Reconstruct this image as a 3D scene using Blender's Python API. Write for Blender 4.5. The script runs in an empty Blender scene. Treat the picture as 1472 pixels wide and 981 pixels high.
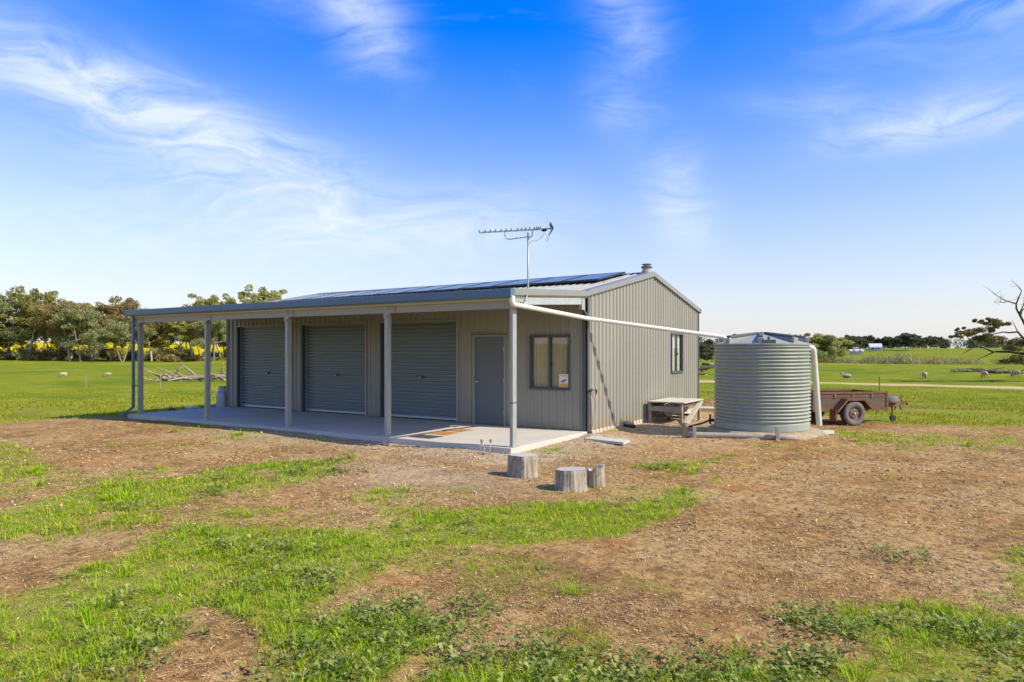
import bpy, bmesh, math, random
import numpy as np
from mathutils import Vector, Matrix

R = math.radians
SC = bpy.context.scene
COL = SC.collection

# ------------------------------------------------------------------ camera
cam = bpy.data.cameras.new('camera')
cam_o = bpy.data.objects.new('camera', cam)
COL.objects.link(cam_o)
cam_o.location = (6.541, -13.235, 1.706)
cam_o.rotation_euler = (R(90), 0, R(32.488))
cam.sensor_width = 36.0
cam.lens = 24.366
cam.shift_y = 0.00955
cam.clip_start = 0.05
cam.clip_end = 6000
SC.camera = cam_o
SC.render.resolution_x = 1024
SC.render.resolution_y = 682
try:
    SC.render.engine = 'CYCLES'
    SC.cycles.max_bounces = 12
    SC.cycles.diffuse_bounces = 6
except Exception:
    pass

# ------------------------------------------------------------------ light
SUN = Vector((1.12, 0.20, 1.0)).normalized()
SUN_EL = math.asin(SUN.z)
SUN_AZ = math.atan2(SUN.x, SUN.y)
sl = bpy.data.lights.new('sun', 'SUN')
sl.energy = 3.35
sl.angle = R(0.6)
sl.color = (1.0, 0.91, 0.76)
so = bpy.data.objects.new('sun', sl)
COL.objects.link(so)
so.rotation_euler = SUN.to_track_quat('Z', 'Y').to_euler()
so.location = (40, 8, 40)

SC.view_settings.view_transform = 'Standard'
SC.view_settings.look = 'None'
SC.view_settings.exposure = 0.76
SC.view_settings.gamma = 1.0
SC.view_settings.use_curve_mapping = False


class NT:
    """small helper round a node tree"""
    def __init__(self, tree):
        self.t = tree
        self.n = tree.nodes
        self.l = tree.links

    def new(self, kind, **kw):
        nd = self.n.new(kind)
        for k, v in kw.items():
            setattr(nd, k, v)
        return nd

    def put(self, sock, val):
        if hasattr(val, 'is_output'):
            self.l.new(val, sock)
        elif val is not None:
            if sock.type == 'RGBA' and len(val) == 3:
                val = (*val, 1)
            sock.default_value = val

    def m(self, op, a, b=None, c=None, clamp=False):
        nd = self.new('ShaderNodeMath', operation=op, use_clamp=clamp)
        for i, x in enumerate((a, b, c)):
            if x is not None:
                self.put(nd.inputs[i], x)
        return nd.outputs[0]

    def v(self, op, a, b=None, scale=None):
        nd = self.new('ShaderNodeVectorMath', operation=op)
        self.put(nd.inputs[0], a)
        if b is not None:
            self.put(nd.inputs[1], b)
        if scale is not None:
            self.put(nd.inputs['Scale'], scale)
        return nd.outputs['Value'] if op in ('DOT_PRODUCT', 'LENGTH') else nd.outputs[0]

    def noise(self, vec, scale, detail=4, rough=0.55, dist=0.0):
        nd = self.new('ShaderNodeTexNoise')
        if vec is not None:
            self.put(nd.inputs['Vector'], vec)
        nd.inputs['Scale'].default_value = scale
        nd.inputs['Detail'].default_value = detail
        nd.inputs['Roughness'].default_value = rough
        nd.inputs['Distortion'].default_value = dist
        return nd.outputs[0]

    def rng(self, val, a, b, c=0.0, d=1.0, smooth=False):
        nd = self.new('ShaderNodeMapRange')
        if smooth:
            nd.interpolation_type = 'SMOOTHSTEP'
        nd.inputs[1].default_value = a
        nd.inputs[2].default_value = b
        nd.inputs[3].default_value = c
        nd.inputs[4].default_value = d
        self.put(nd.inputs[0], val)
        return nd.outputs[0]

    def mix(self, fac, a, b, blend='MIX'):
        nd = self.new('ShaderNodeMix', data_type='RGBA', blend_type=blend)
        self.put(nd.inputs[0], fac)
        self.put(nd.inputs[6], a)
        self.put(nd.inputs[7], b)
        return nd.outputs[2]

    def ramp(self, fac, stops):
        nd = self.new('ShaderNodeValToRGB')
        e = nd.color_ramp.elements
        while len(e) < len(stops):
            e.new(0.5)
        for i, (p, c) in enumerate(stops):
            e[i].position = p
            e[i].color = (*c, 1)
        self.put(nd.inputs[0], fac)
        return nd.outputs[0]


# ------------------------------------------------------------------ world: sky with thin high cloud
W = bpy.data.worlds.new('World')
SC.world = W
W.use_nodes = True
w = NT(W.node_tree)
w.n.clear()
sky = w.new('ShaderNodeTexSky', sky_type='NISHITA')
sky.sun_disc = False
sky.sun_elevation = SUN_EL
sky.sun_rotation = SUN_AZ
sky.altitude = 250
sky.air_density = 1.0
sky.dust_density = 0.6
sky.ozone_density = 2.5
SKY_STRENGTH = 0.14
tc = w.new('ShaderNodeTexCoord')
D = w.v('NORMALIZE', tc.outputs['Generated'])
sep = w.new('ShaderNodeSeparateXYZ')
w.put(sep.inputs[0], D)
el = w.m('ARCSINE', sep.outputs[2])
# azimuth counted from north-west, the way the shed's diagonal runs
az = w.m('ARCTAN2', w.v('DOT_PRODUCT', D, (0.8436, 0.5371, 0)), w.v('DOT_PRODUCT', D, (-0.5371, 0.8436, 0)))
elp = w.m('MAXIMUM', el, 0.0)
# deepen the blue with height, as a polarised wide-angle sky does
cs_ = w.v('DOT_PRODUCT', D, tuple(SUN))
pol = w.m('POWER', w.m('SUBTRACT', 1.0, w.m('MULTIPLY', cs_, cs_)), 1.9)
deep = w.m('MULTIPLY', w.rng(elp, R(2), R(25), 0.0, 1.0), pol)
skyc = w.mix(deep, (0.92, 0.83, 0.80), (0.0, 0.49, 1.30))
skycol = w.mix(1.0, sky.outputs[0], skyc, 'MULTIPLY')
cloudcol = (3.9, 4.25, 4.7)
# horizon whitening
hz = w.m('POWER', w.rng(elp, 0.0, R(24), 1.0, 0.0), 1.7)
skycol = w.mix(w.m('MULTIPLY', hz, 0.80), skycol, (3.15, 3.2, 3.5))
comb = w.new('ShaderNodeCombineXYZ')
w.put(comb.inputs[0], az)
w.put(comb.inputs[1], w.m('MULTIPLY', el, 1.9))
P = comb.outputs[0]
warp = w.new('ShaderNodeTexNoise')
warp.inputs['Scale'].default_value = 3.2
warp.inputs['Detail'].default_value = 3
w.put(warp.inputs['Vector'], P)
wv = w.v('SCALE', w.v('SUBTRACT', warp.outputs['Color'], (0.5, 0.5, 0.5)), scale=0.34)
Pw = w.v('ADD', P, wv)
fib = w.noise(w.v('MULTIPLY', Pw, (1.0, 1.7, 1.0)), 6.5, 9, 0.64, 0.5)
fib2 = w.noise(w.v('MULTIPLY', Pw, (1.3, 2.0, 1.0)), 2.2, 6, 0.6, 0.3)


def streak(a0, e0, sa, se, tilt, gain):
    """a soft patch of cloud: centre, half-sizes and tilt in degrees"""
    ct, st = math.cos(R(tilt)), math.sin(R(tilt))
    dx = w.m('SUBTRACT', az, R(a0))
    dy = w.m('SUBTRACT', el, R(e0))
    u = w.m('DIVIDE', w.m('ADD', w.m('MULTIPLY', dx, ct), w.m('MULTIPLY', dy, st)), R(sa))
    q = w.m('DIVIDE', w.m('SUBTRACT', w.m('MULTIPLY', dy, ct), w.m('MULTIPLY', dx, st)), R(se))
    d2 = w.m('ADD', w.m('MULTIPLY', u, u), w.m('MULTIPLY', q, q))
    return w.m('MULTIPLY', w.m('EXPONENT', w.m('MULTIPLY', d2, -1.0)), gain)


streaks = [(-33, 18.5, 11, 2.6, -16, 1.0), (-22, 15.5, 11, 2.4, -16, 0.8), (-11.6, 24.5, 2.6, 3.8, 46, 0.75),
           (-17, 27, 5, 2.4, 10, 0.35), (-19, 11, 14, 3.0, -5, 0.75), (-24, 8, 14, 2.6, 0, 0.5), (9.5, 25, 2.6, 3.6, 40, 0.6), (8.5, 19, 2.6, 2.0, -30, 0.4),
           (13.5, 12, 2.4, 4.5, 15, 0.7), (35, 24, 6.5, 3.0, -6, 1.0), (32, 15.8, 7, 1.5, 4, 0.9), (24, 18, 6, 1.2, -8, 0.3),
           (-2, 10, 8, 3, 5, 0.5), (70, 20, 14, 5, 12, 0.7), (-75, 22, 16, 6, -12, 0.8), (120, 24, 16, 6, 6, 0.7),
           (-120, 20, 16, 5, 8, 0.7), (175, 22, 20, 6, -6, 0.7)]
tot = None
for s_ in streaks:
    k_ = streak(*s_)
    tot = k_ if tot is None else w.m('ADD', tot, k_)
base_c = w.rng(fib2, 0.56, 0.86, 0.0, 0.26)
tot = w.m('ADD', tot, base_c)
cl = w.m('MULTIPLY', tot, w.rng(fib, 0.30, 0.74, 0.0, 1.3), clamp=True)
cl = w.m('MULTIPLY', cl, w.rng(el, 0.0, R(6), 0.0, 0.80))
skycol = w.mix(cl, skycol, cloudcol)
bg = w.new('ShaderNodeBackground')
w.put(bg.inputs[0], skycol)
bg.inputs[1].default_value = SKY_STRENGTH
wo = w.new('ShaderNodeOutputWorld')
w.l.new(bg.outputs[0], wo.inputs[0])

# ------------------------------------------------------------------ helpers: meshes and tags
def tag(o, label=None, cat=None, group=None, kind=None):
    if label: o['label'] = label
    if cat: o['category'] = cat
    if group: o['group'] = group
    if kind: o['kind'] = kind
    return o


def thing(name, label, cat, loc=(0, 0, 0), rz=0.0, group=None):
    o = bpy.data.objects.new(name, None)
    COL.objects.link(o)
    o.location = loc
    o.rotation_euler = (0, 0, rz)
    o.empty_display_size = 0.1
    return tag(o, label, cat, group)


def copy_tree(o, parent=None):
    c = o.copy()
    COL.objects.link(c)
    c.parent = parent
    for ch in list(o.children):
        copy_tree(ch, c)
    return c


class MB:
    def __init__(self):
        self.v = []
        self.f = []

    def quad(self, a, b, c, d):
        n = len(self.v)
        self.v += [tuple(a), tuple(b), tuple(c), tuple(d)]
        self.f.append((n, n + 1, n + 2, n + 3))
        return self

    def poly(self, pts):
        n = len(self.v)
        self.v += [tuple(p) for p in pts]
        self.f.append(tuple(range(n, n + len(pts))))
        return self

    def box(self, x0, x1, y0, y1, z0, z1):
        n = len(self.v)
        self.v += [(x0, y0, z0), (x1, y0, z0), (x1, y1, z0), (x0, y1, z0),
                   (x0, y0, z1), (x1, y0, z1), (x1, y1, z1), (x0, y1, z1)]
        self.f += [(n, n + 3, n + 2, n + 1), (n + 4, n + 5, n + 6, n + 7), (n, n + 1, n + 5, n + 4),
                   (n + 1, n + 2, n + 6, n + 5), (n + 2, n + 3, n + 7, n + 6), (n + 3, n, n + 4, n + 7)]
        return self

    def bar(self, p, q, w_, h_, up=(0, 0, 1)):
        p, q, up = Vector(p), Vector(q), Vector(up)
        d = (q - p).normalized()
        s = d.cross(up)
        if s.length < 1e-4:
            s = d.cross(Vector((1, 0, 0)))
        s.normalize()
        u = s.cross(d)
        n = len(self.v)
        for c in (p, q):
            for a, b in ((-1, -1), (1, -1), (1, 1), (-1, 1)):
                self.v.append(tuple(c + s * a * w_ / 2 + u * b * h_ / 2))
        self.f += [(n, n + 1, n + 2, n + 3), (n + 7, n + 6, n + 5, n + 4)]
        for i in range(4):
            j = (i + 1) % 4
            self.f.append((n + j, n + i, n + 4 + i, n + 4 + j))
        return self

    def prism(self, pts, vec):
        vec = Vector(vec)
        n = len(self.v)
        k = len(pts)
        self.v += [tuple(Vector(p)) for p in pts] + [tuple(Vector(p) + vec) for p in pts]
        self.f.append(tuple(range(n, n + k)))
        self.f.append(tuple(range(n + 2 * k - 1, n + k - 1, -1)))
        for i in range(k):
            j = (i + 1) % k
            self.f.append((n + j, n + i, n + k + i, n + k + j))
        return self

    def tube(self, pts, r, seg=8, cap=True):
        pts = [Vector(p) for p in pts]
        rs = r if isinstance(r, (list, tuple)) else [r] * len(pts)
        n0 = len(self.v)
        prev = None
        for i, p in enumerate(pts):
            d = (pts[min(i + 1, len(pts) - 1)] - pts[max(i - 1, 0)]).normalized()
            if prev is None:
                a = d.cross(Vector((0, 0, 1)))
                if a.length < 1e-3:
                    a = d.cross(Vector((1, 0, 0)))
            else:
                a = prev - d * prev.dot(d)
            a.normalize()
            prev = a
            b = d.cross(a)
            for k in range(seg):
                t = 2 * math.pi * k / seg
                self.v.append(tuple(p + (a * math.cos(t) + b * math.sin(t)) * rs[i]))
        for i in range(len(pts) - 1):
            for k in range(seg):
                k2 = (k + 1) % seg
                self.f.append((n0 + i * seg + k, n0 + i * seg + k2, n0 + (i + 1) * seg + k2, n0 + (i + 1) * seg + k))
        if cap:
            self.f.append(tuple(n0 + k for k in range(seg - 1, -1, -1)))
            e = n0 + (len(pts) - 1) * seg
            self.f.append(tuple(e + k for k in range(seg)))
        return self

    def lathe(self, prof, seg=32, c=(0, 0, 0), axis='z', wob=None):
        n0 = len(self.v)
        for i, (r, z) in enumerate(prof):
            for k in range(seg):
                t = 2 * math.pi * k / seg
                rr = r * (wob(t, z) if wob else 1)
                x, y = rr * math.cos(t), rr * math.sin(t)
                if axis == 'z':
                    self.v.append((c[0] + x, c[1] + y, c[2] + z))
                elif axis == 'y':
                    self.v.append((c[0] + x, c[1] + z, c[2] - y))
                else:
                    self.v.append((c[0] + z, c[1] + x, c[2] + y))
        for i in range(len(prof) - 1):
            for k in range(seg):
                k2 = (k + 1) % seg
                self.f.append((n0 + i * seg + k, n0 + i * seg + k2, n0 + (i + 1) * seg + k2, n0 + (i + 1) * seg + k))
        return self

    def cap(self, seg, ring_from_end=True):
        n = len(self.v)
        self.f.append(tuple(range(n - seg, n)))
        return self

    def build(self, name, mat, parent=None, smooth=False, bevel=0.0, loc=None, auto=None):
        me = bpy.data.meshes.new(name)
        me.from_pydata(self.v, [], self.f)
        me.update()
        if smooth:
            me.polygons.foreach_set('use_smooth', [True] * len(me.polygons))
            if auto:
                try:
                    me.set_sharp_from_angle(angle=R(auto))
                except Exception:
                    pass
        if mat is not None:
            me.materials.append(mat)
        o = bpy.data.objects.new(name, me)
        COL.objects.link(o)
        if parent is not None:
            o.parent = parent
        if loc is not None:
            o.location = loc
        if bevel:
            b = o.modifiers.new('bevel', 'BEVEL')
            b.width = bevel
            b.segments = 2
            b.limit_method = 'ANGLE'
        return o


def np_mesh(name, verts, tris=None, quads=None, mat=None, smooth=False):
    me = bpy.data.meshes.new(name)
    nv = len(verts)
    tris = np.zeros((0, 3), int) if tris is None else tris
    quads = np.zeros((0, 4), int) if quads is None else quads
    nt, nq = len(tris), len(quads)
    me.vertices.add(nv)
    me.vertices.foreach_set('co', np.ascontiguousarray(verts, dtype=np.float32).ravel())
    me.loops.add(nt * 3 + nq * 4)
    me.loops.foreach_set('vertex_index', np.concatenate([tris.ravel(), quads.ravel()]).astype(np.int32))
    me.polygons.add(nt + nq)
    st = np.concatenate([np.arange(nt) * 3, nt * 3 + np.arange(nq) * 4]).astype(np.int32)
    me.polygons.foreach_set('loop_start', st)
    if smooth:
        me.polygons.foreach_set('use_smooth', np.ones(nt + nq, dtype=bool))
    me.update(calc_edges=True)
    me.validate()
    if mat:
        me.materials.append(mat)
    o = bpy.data.objects.new(name, me)
    COL.objects.link(o)
    return o


# ------------------------------------------------------------------ noise and terrain
def _hash(ix, iy, seed):
    h = (ix.astype(np.int64) * 374761393 + iy.astype(np.int64) * 668265263 + seed * 974711) & 0x7fffffff
    h = ((h ^ (h >> 13)) * 1274126177) & 0x7fffffff
    h = h ^ (h >> 16)
    return (h & 0xffff) / 65535.0


def vnoise(x, y, seed=0):
    ix, iy = np.floor(x), np.floor(y)
    fx, fy = x - ix, y - iy
    fx, fy = fx * fx * (3 - 2 * fx), fy * fy * (3 - 2 * fy)
    a, b = _hash(ix, iy, seed), _hash(ix + 1, iy, seed)
    c, d = _hash(ix, iy + 1, seed), _hash(ix + 1, iy + 1, seed)
    return (a * (1 - fx) + b * fx) * (1 - fy) + (c * (1 - fx) + d * fx) * fy


def fbm(x, y, scale=1.0, octv=4, seed=0, gain=0.5):
    x, y = np.asarray(x, float) * scale, np.asarray(y, float) * scale
    t, amp, nrm = 0.0, 1.0, 0.0
    for i in range(octv):
        t = t + amp * vnoise(x * 2 ** i + 17.3 * i, y * 2 ** i - 9.1 * i, seed + i)
        nrm += amp
        amp *= gain
    return t / nrm


def sstep(a, b, x):
    t = np.clip((x - a) / (b - a), 0, 1)
    return t * t * (3 - 2 * t)


OX, OY = 6.541, -13.235            # the knoll the yard is surveyed from
FX, FY = -0.5371, 0.8436


def polar(x, y):
    dx, dy = np.asarray(x, float) - OX, np.asarray(y, float) - OY
    r = np.hypot(dx, dy)
    a = np.degrees(np.arctan2(dx * 0.8436 + dy * 0.5371, dx * FX + dy * FY))
    return r, a


def from_polar(r, a):
    """point at r metres and a degrees (right positive) from the survey line"""
    t = np.radians(a)
    return OX + r * (np.cos(t) * FX + np.sin(t) * 0.8436), OY + r * (np.cos(t) * FY + np.sin(t) * 0.5371)


_rg = np.linspace(0, 1400, 5601)


def _smooth(kx, ky, win):
    yy = np.interp(_rg, kx, ky)
    k = np.hanning(win)
    k /= k.sum()
    return np.convolve(np.pad(yy, win // 2, mode='edge'), k, 'valid')[:len(_rg)]


_L = _smooth([0, 20, 30, 55, 95, 175, 235, 260, 385, 520, 900], [-.1, -.1, -.35, -1.55, -1.65, -1.2, -.85, -.6, 4.4, 7.0, 10], 41)
_Rt = _smooth([0, 19, 30, 55, 78, 100, 125, 140, 170, 210, 300, 400, 500, 560, 900],
              [-.1, -.12, -.35, -1.4, -1.55, -1.2, -.45, -.6, -2.2, -2.0, -.2, 1.4, 3.0, 3.5, 3.2], 41)


def terrain(x, y, fine=True):
    r, a = polar(x, y)
    t = sstep(-6, 9, np.where(np.abs(a) > 120, -np.abs(a), a))
    h = np.interp(r, _rg, _L) * (1 - t) + np.interp(r, _rg, _Rt) * t
    far = sstep(25, 60, r)
    h = h + far * (fbm(x, y, 0.035, 3, 5) - 0.5) * 0.5 * np.clip(r / 120, 0.3, 1.5)
    h = h + 0.09 * np.exp(-(((x - 3.2) / 1.9) ** 2 + ((y - 2.2) / 1.7) ** 2))
    h = h + 0.04 * np.exp(-((x - 0.1) / 0.5) ** 2) * ((y > -0.3) & (y < 7.8))
    h = h + 0.055 * sstep(-2.9, -0.6, np.asarray(y, float)) * (1 - sstep(-0.3, 0.4, np.asarray(y, float))) * np.exp(-((x - 0.3) / 0.45) ** 2)
    h = h + 0.34 * np.exp(-(((x + 0.2) / 0.8) ** 2 + ((y - 10.6) / 1.4) ** 2))
    h = h - 0.05 * np.exp(-(((x + 12.8) / 4.5) ** 2 + ((y + 6.5) / 4) ** 2))
    h = h + 0.065 * (1 - sstep(-6.5, -2.5, np.asarray(x, float))) * np.exp(-((y + 3.6) / 0.9) ** 2) * sstep(-15.5, -12.5, np.asarray(x, float))
    if fine:
        nr = 1 - sstep(22, 40, r)
        h = h + nr * ((fbm(x, y, 0.9, 3, 21) - 0.5) * 0.05 + (fbm(x, y, 5.0, 3, 33) - 0.5) * 0.022)
    return h


def tz(x, y):
    return float(terrain(np.array([x]), np.array([y]))[0])


def poly_sd(x, y, poly):
    """signed distance, inside positive"""
    d = np.full(x.shape, 1e9)
    inside = np.zeros(x.shape, bool)
    n = len(poly)
    for i in range(n):
        x0, y0 = poly[i]
        x1, y1 = poly[(i + 1) % n]
        ex, ey = x1 - x0, y1 - y0
        t = np.clip(((x - x0) * ex + (y - y0) * ey) / (ex * ex + ey * ey + 1e-9), 0, 1)
        d = np.minimum(d, np.hypot(x - x0 - t * ex, y - y0 - t * ey))
        c = ((y0 > y) != (y1 > y)) & (x < (x1 - x0) * (y - y0) / (y1 - y0 + 1e-12) + x0)
        inside ^= c
    return np.where(inside, d, -d)


GRASS_POLYS = {   # name: (outline in metres, fullness)
    'band': ([(-2.52, -9.75), (-2.96, -8.64), (-3.08, -7.34), (-2.73, -5.76), (-1.84, -4.85), (-1.1, -5.8), (-1.21, -7.53), (-1.1, -8.55), (-1.07, -9.56), (-0.9, -10.37), (-3.2, -12.5), (-5.5, -12)], 1.0),
    'main': ([(0.67, -10.97), (0.45, -10.35), (-0.22, -9.35), (0.14, -8.69), (1.41, -8.05), (1.64, -7.22), (2.58, -6.04), (3.64, -4.39), (3.87, -4.75), (3.75, -6.14), (3.78, -7.11), (3.25, -7.78), (2.76, -8.3), (2.89, -9.01), (2.91, -9.71), (2.92, -10.15), (2.37, -10.28), (2.73, -10.98), (2.33, -11.61), (1.2, -13.5), (-1, -12.5)], 1.0),
    'centre': ([(2.73, -9.98), (3.09, -9.47), (3.62, -9.41), (3.93, -9.89), (3.84, -10.51), (3.46, -10.75)], 0.9),
    'bottom': ([(4.0, -10.46), (4.1, -10.11), (4.36, -9.61), (4.71, -9.38), (5.24, -9.38), (5.38, -9.58), (5.6, -10.6), (4.6, -11.2)], 0.95),
    'p3': ([(2.44, -3.1), (3.19, -1.19), (3.44, -1.83), (3.04, -3.51)], 1.1),
    'p4': ([(-0.0, -6.81), (0.61, -6.26), (0.99, -6.68), (0.58, -7.22)], 0.65),
    'bottomright': ([(5.61, -8.15), (6.03, -8.03), (6.36, -7.17), (6.96, -7.13), (7.6, -7.4), (7.4, -9.6), (6.4, -10.2), (5.38, -9.58), (5.61, -8.99), (6.16, -8.69), (6.17, -8.27)], 0.9),
    'rightedge': ([(6.54, -6.78), (7.06, -5.68), (7.8, -5.6), (6.99, -6.77), (6.58, -7.21)], 0.7),
    'leftup': ([(-10.1, -6.83), (-8.37, -6.98), (-4.75, -8.27), (-4.14, -9.12), (-8, -11.5), (-14, -9)], 0.62),
    'r1': ([(4.52, 3.65), (5.44, 5.21), (5.72, 2.48), (4.93, 1.26)], 0.62),
    'r2': ([(5.55, 3.41), (6.54, 4.93), (6.64, 2.02), (5.81, 0.77)], 0.5),
    'leftmid': ([(-3.98, -8.43), (-3.74, -7.04), (-2.83, -7.7), (-3.11, -8.74)], 0.55),
    'tankfoot': ([(3.33, 0.47), (3.6, 1.0), (3.8, -0.11), (3.51, -0.29)], 0.55),
}


def grass_mask(x, y):
    x, y = np.asarray(x, float), np.asarray(y, float)
    wx = x + (fbm(x, y, 1.1, 3, 51) - 0.5) * 0.9
    wy = y + (fbm(x, y, 1.1, 3, 61) - 0.5) * 0.9
    g = np.zeros(x.shape)
    for pts, full in GRASS_POLYS.values():
        px = np.array([p[0] for p in pts])
        py = np.array([p[1] for p in pts])
        sel = (x > px.min() - 1) & (x < px.max() + 1) & (y > py.min() - 1) & (y < py.max() + 1)
        if not sel.any():
            continue
        sd = poly_sd(wx[sel], wy[sel], pts)
        g[sel] = np.maximum(g[sel], sstep(-0.12, 0.22, sd) * full)
    brk = fbm(x, y, 1.5, 4, 71)
    g = g * sstep(0.26, 0.50, brk + 0.14 * g)
    stray = sstep(0.61, 0.74, fbm(x, y, 0.85, 4, 77)) * 0.42
    g = np.maximum(g, stray)
    return np.clip(g, 0, 1)


def pasture_mask(x, y):
    r, a = polar(x, y)
    lim = np.interp(a, [-180, -60, -36, -28.7, -22, -10, 10, 15, 20, 24, 26.8, 30.8, 36.5, 60, 180],
                    [22, 22, 22.3, 22.8, 24, 27, 28, 26.5, 23.5, 21.5, 20.3, 19.6, 21.8, 22, 22])
    e = (fbm(x, y, 0.35, 4, 81) - 0.5) * 4.5
    return sstep(-0.9, 0.9, r + e - lim)


def pale_mask(x, y):
    p = 0.95 * np.exp(-(((x - 1.2) / 1.6) ** 2 + ((y - 3.2) / 2.6) ** 2))
    sd = -poly_sd(np.asarray(x, float), np.asarray(y, float), [(-6, -3.1), (0.3, -3.1), (0.3, -0.2), (-6, -0.2)])
    p = np.maximum(p, 0.85 * np.exp(-(np.maximum(sd, 0) / 1.1) ** 2))
    p = np.maximum(p, 0.55 * np.exp(-(((x + 0.4) / 2.2) ** 2 + ((y + 5.4) / 1.1) ** 2)))
    return np.clip(p * (0.5 + fbm(x, y, 0.9, 3, 91)), 0, 1)


def track_mask(x, y):
    r, a = polar(x, y)
    mid = 75 + 1.2 * np.sin(a * 0.13) + (fbm(x, y, 0.08, 2, 95) - 0.5) * 3
    t = np.exp(-((r - mid) / (2.4 + (fbm(x, y, 0.2, 2, 96) - 0.5) * 3)) ** 4) * sstep(12, 16, a)
    u = np.exp(-((r - 30 - (a - 33) * 0.35) / 1.6) ** 2) * sstep(27, 30, a) * sstep(0.42, 0.6, fbm(x, y, 0.3, 3, 97)) * 0.8
    return np.clip(np.maximum(t, 0), 0, 1), np.clip(u, 0, 1)


# ------------------------------------------------------------------ materials
MATS = {}


def pbsdf(name):
    m = bpy.data.materials.new(name)
    m.use_nodes = True
    t = NT(m.node_tree)
    b = t.n.get('Principled BSDF')
    MATS[name] = m
    return m, t, b


def bumpy(t, b, h, strength=0.3, dist=0.01):
    nd = t.new('ShaderNodeBump')
    nd.inputs['Strength'].default_value = strength
    nd.inputs['Distance'].default_value = dist
    t.put(nd.inputs['Height'], h)
    t.l.new(nd.outputs[0], b.inputs['Normal'])


def obj_coord(t):
    return t.new('ShaderNodeTexCoord').outputs['Object']


def plain(name, col, rough=0.5, metal=0.0, var=0.12, scale=6.0, bump=0.0, stretch=(1, 1, 1), dirt=None, spec=0.5):
    """painted, metal or timber surface with uneven tone"""
    m, t, b = pbsdf(name)
    oc = t.v('MULTIPLY', obj_coord(t), stretch)
    n1 = t.noise(oc, scale, 5, 0.6)
    lo = tuple(c * (1 - var) for c in col)
    hi = tuple(min(1, c * (1 + var)) for c in col)
    c = t.mix(t.rng(n1, 0.3, 0.7), lo, hi)
    if dirt:
        n2 = t.noise(oc, scale * 0.45, 6, 0.7)
        c = t.mix(t.rng(n2, dirt[1], dirt[1] + 0.16), c, dirt[0])
    t.put(b.inputs['Base Color'], c)
    t.put(b.inputs['Roughness'], t.rng(n1, 0.2, 0.8, max(0.05, rough - 0.08), min(1, rough + 0.08)))
    b.inputs['Metallic'].default_value = metal
    b.inputs['Specular IOR Level'].default_value = spec
    if bump:
        bumpy(t, b, t.noise(oc, scale * 6, 4, 0.6), bump, 0.004)
    return m


M_wall = plain('wall_steel', (0.29, 0.283, 0.24), 0.42, 0.0, 0.05, 1.3, stretch=(1, 1, 0.25), dirt=((0.26, 0.235, 0.18), 0.66))
t_ = NT(M_wall.node_tree)
b_ = t_.n.get('Principled BSDF')
src_ = b_.inputs['Base Color'].links[0].from_socket
ps_ = t_.new('ShaderNodeSeparateXYZ')
wp_ = t_.new('ShaderNodeNewGeometry').outputs['Position']
t_.put(ps_.inputs[0], wp_)
nz_ = t_.noise(wp_, 9.0, 5, 0.7)
spl_ = t_.m('MULTIPLY', t_.rng(t_.m('ADD', ps_.outputs[2], t_.m('MULTIPLY', nz_, -0.35)), -0.15, 0.08, 1.0, 0.0), t_.rng(nz_, 0.40, 0.62, 0.1, 0.8))
t_.put(b_.inputs['Base Color'], t_.mix(spl_, src_, (0.33, 0.22, 0.11)))
M_trim = plain('dark_trim', (0.075, 0.085, 0.092), 0.4, 0.0, 0.08, 3)
M_gutter = plain('gutter_steel', (0.085, 0.15, 0.225), 0.38, 0.0, 0.06, 2)
M_cap = plain('capping_steel', (0.23, 0.24, 0.235), 0.35, 0.0, 0.06, 2)
M_roof = plain('roof_steel', (0.37, 0.365, 0.33), 0.35, 0.0, 0.07, 1.5)
M_door = plain('roller_steel', (0.19, 0.23, 0.25), 0.34, 0.0, 0.06, 2, dirt=((0.15, 0.145, 0.13), 0.68))
M_padoor = plain('door_paint', (0.12, 0.14, 0.155), 0.45, 0.0, 0.05, 2)
M_galv = plain('galvanised', (0.46, 0.50, 0.48), 0.38, 0.35, 0.10, 14, stretch=(1, 1, 0.4))
M_galvpost = plain('galvanised_post', (0.36, 0.385, 0.36), 0.42, 0.2, 0.10, 12, stretch=(1, 1, 0.3), dirt=((0.27, 0.24, 0.20), 0.70))
M_beam = plain('beam_steel', (0.33, 0.32, 0.27), 0.5, 0.0, 0.06, 3)
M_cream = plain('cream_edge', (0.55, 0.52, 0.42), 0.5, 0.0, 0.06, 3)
M_alu = plain('aluminium', (0.55, 0.57, 0.58), 0.32, 0.7, 0.08, 12)
M_darkmetal = plain('dark_metal', (0.045, 0.05, 0.055), 0.4, 0.3, 0.1, 8)
M_black = plain('black_plastic', (0.02, 0.02, 0.022), 0.45, 0, 0.1, 8)
M_pvc = plain('pvc_white', (0.72, 0.70, 0.64), 0.38, 0, 0.05, 3, dirt=((0.55, 0.50, 0.40), 0.68))
M_pvc2 = plain('pvc_weathered', (0.62, 0.60, 0.52), 0.45, 0, 0.06, 3, dirt=((0.48, 0.44, 0.34), 0.64))
M_brass = plain('tap_brass', (0.45, 0.38, 0.26), 0.4, 0.4, 0.1, 20)
M_red = plain('red_plastic', (0.55, 0.05, 0.03), 0.4)
M_hose = plain('hose_grey', (0.45, 0.46, 0.40), 0.5)
M_tankrib = plain('tank_roof_rib', (0.085, 0.105, 0.115), 0.5, 0, 0.08, 4)
M_tyre = plain('tyre_rubber', (0.16, 0.155, 0.145), 0.85, 0, 0.2, 9, 0.2)
M_tyredark = plain('tyre_tread', (0.04, 0.039, 0.037), 0.9, 0, 0.2, 9, 0.3)
M_rust = plain('rusty_steel', (0.17, 0.078, 0.038), 0.8, 0.1, 0.35, 7, 0.4, dirt=((0.25, 0.11, 0.05), 0.55))
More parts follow.
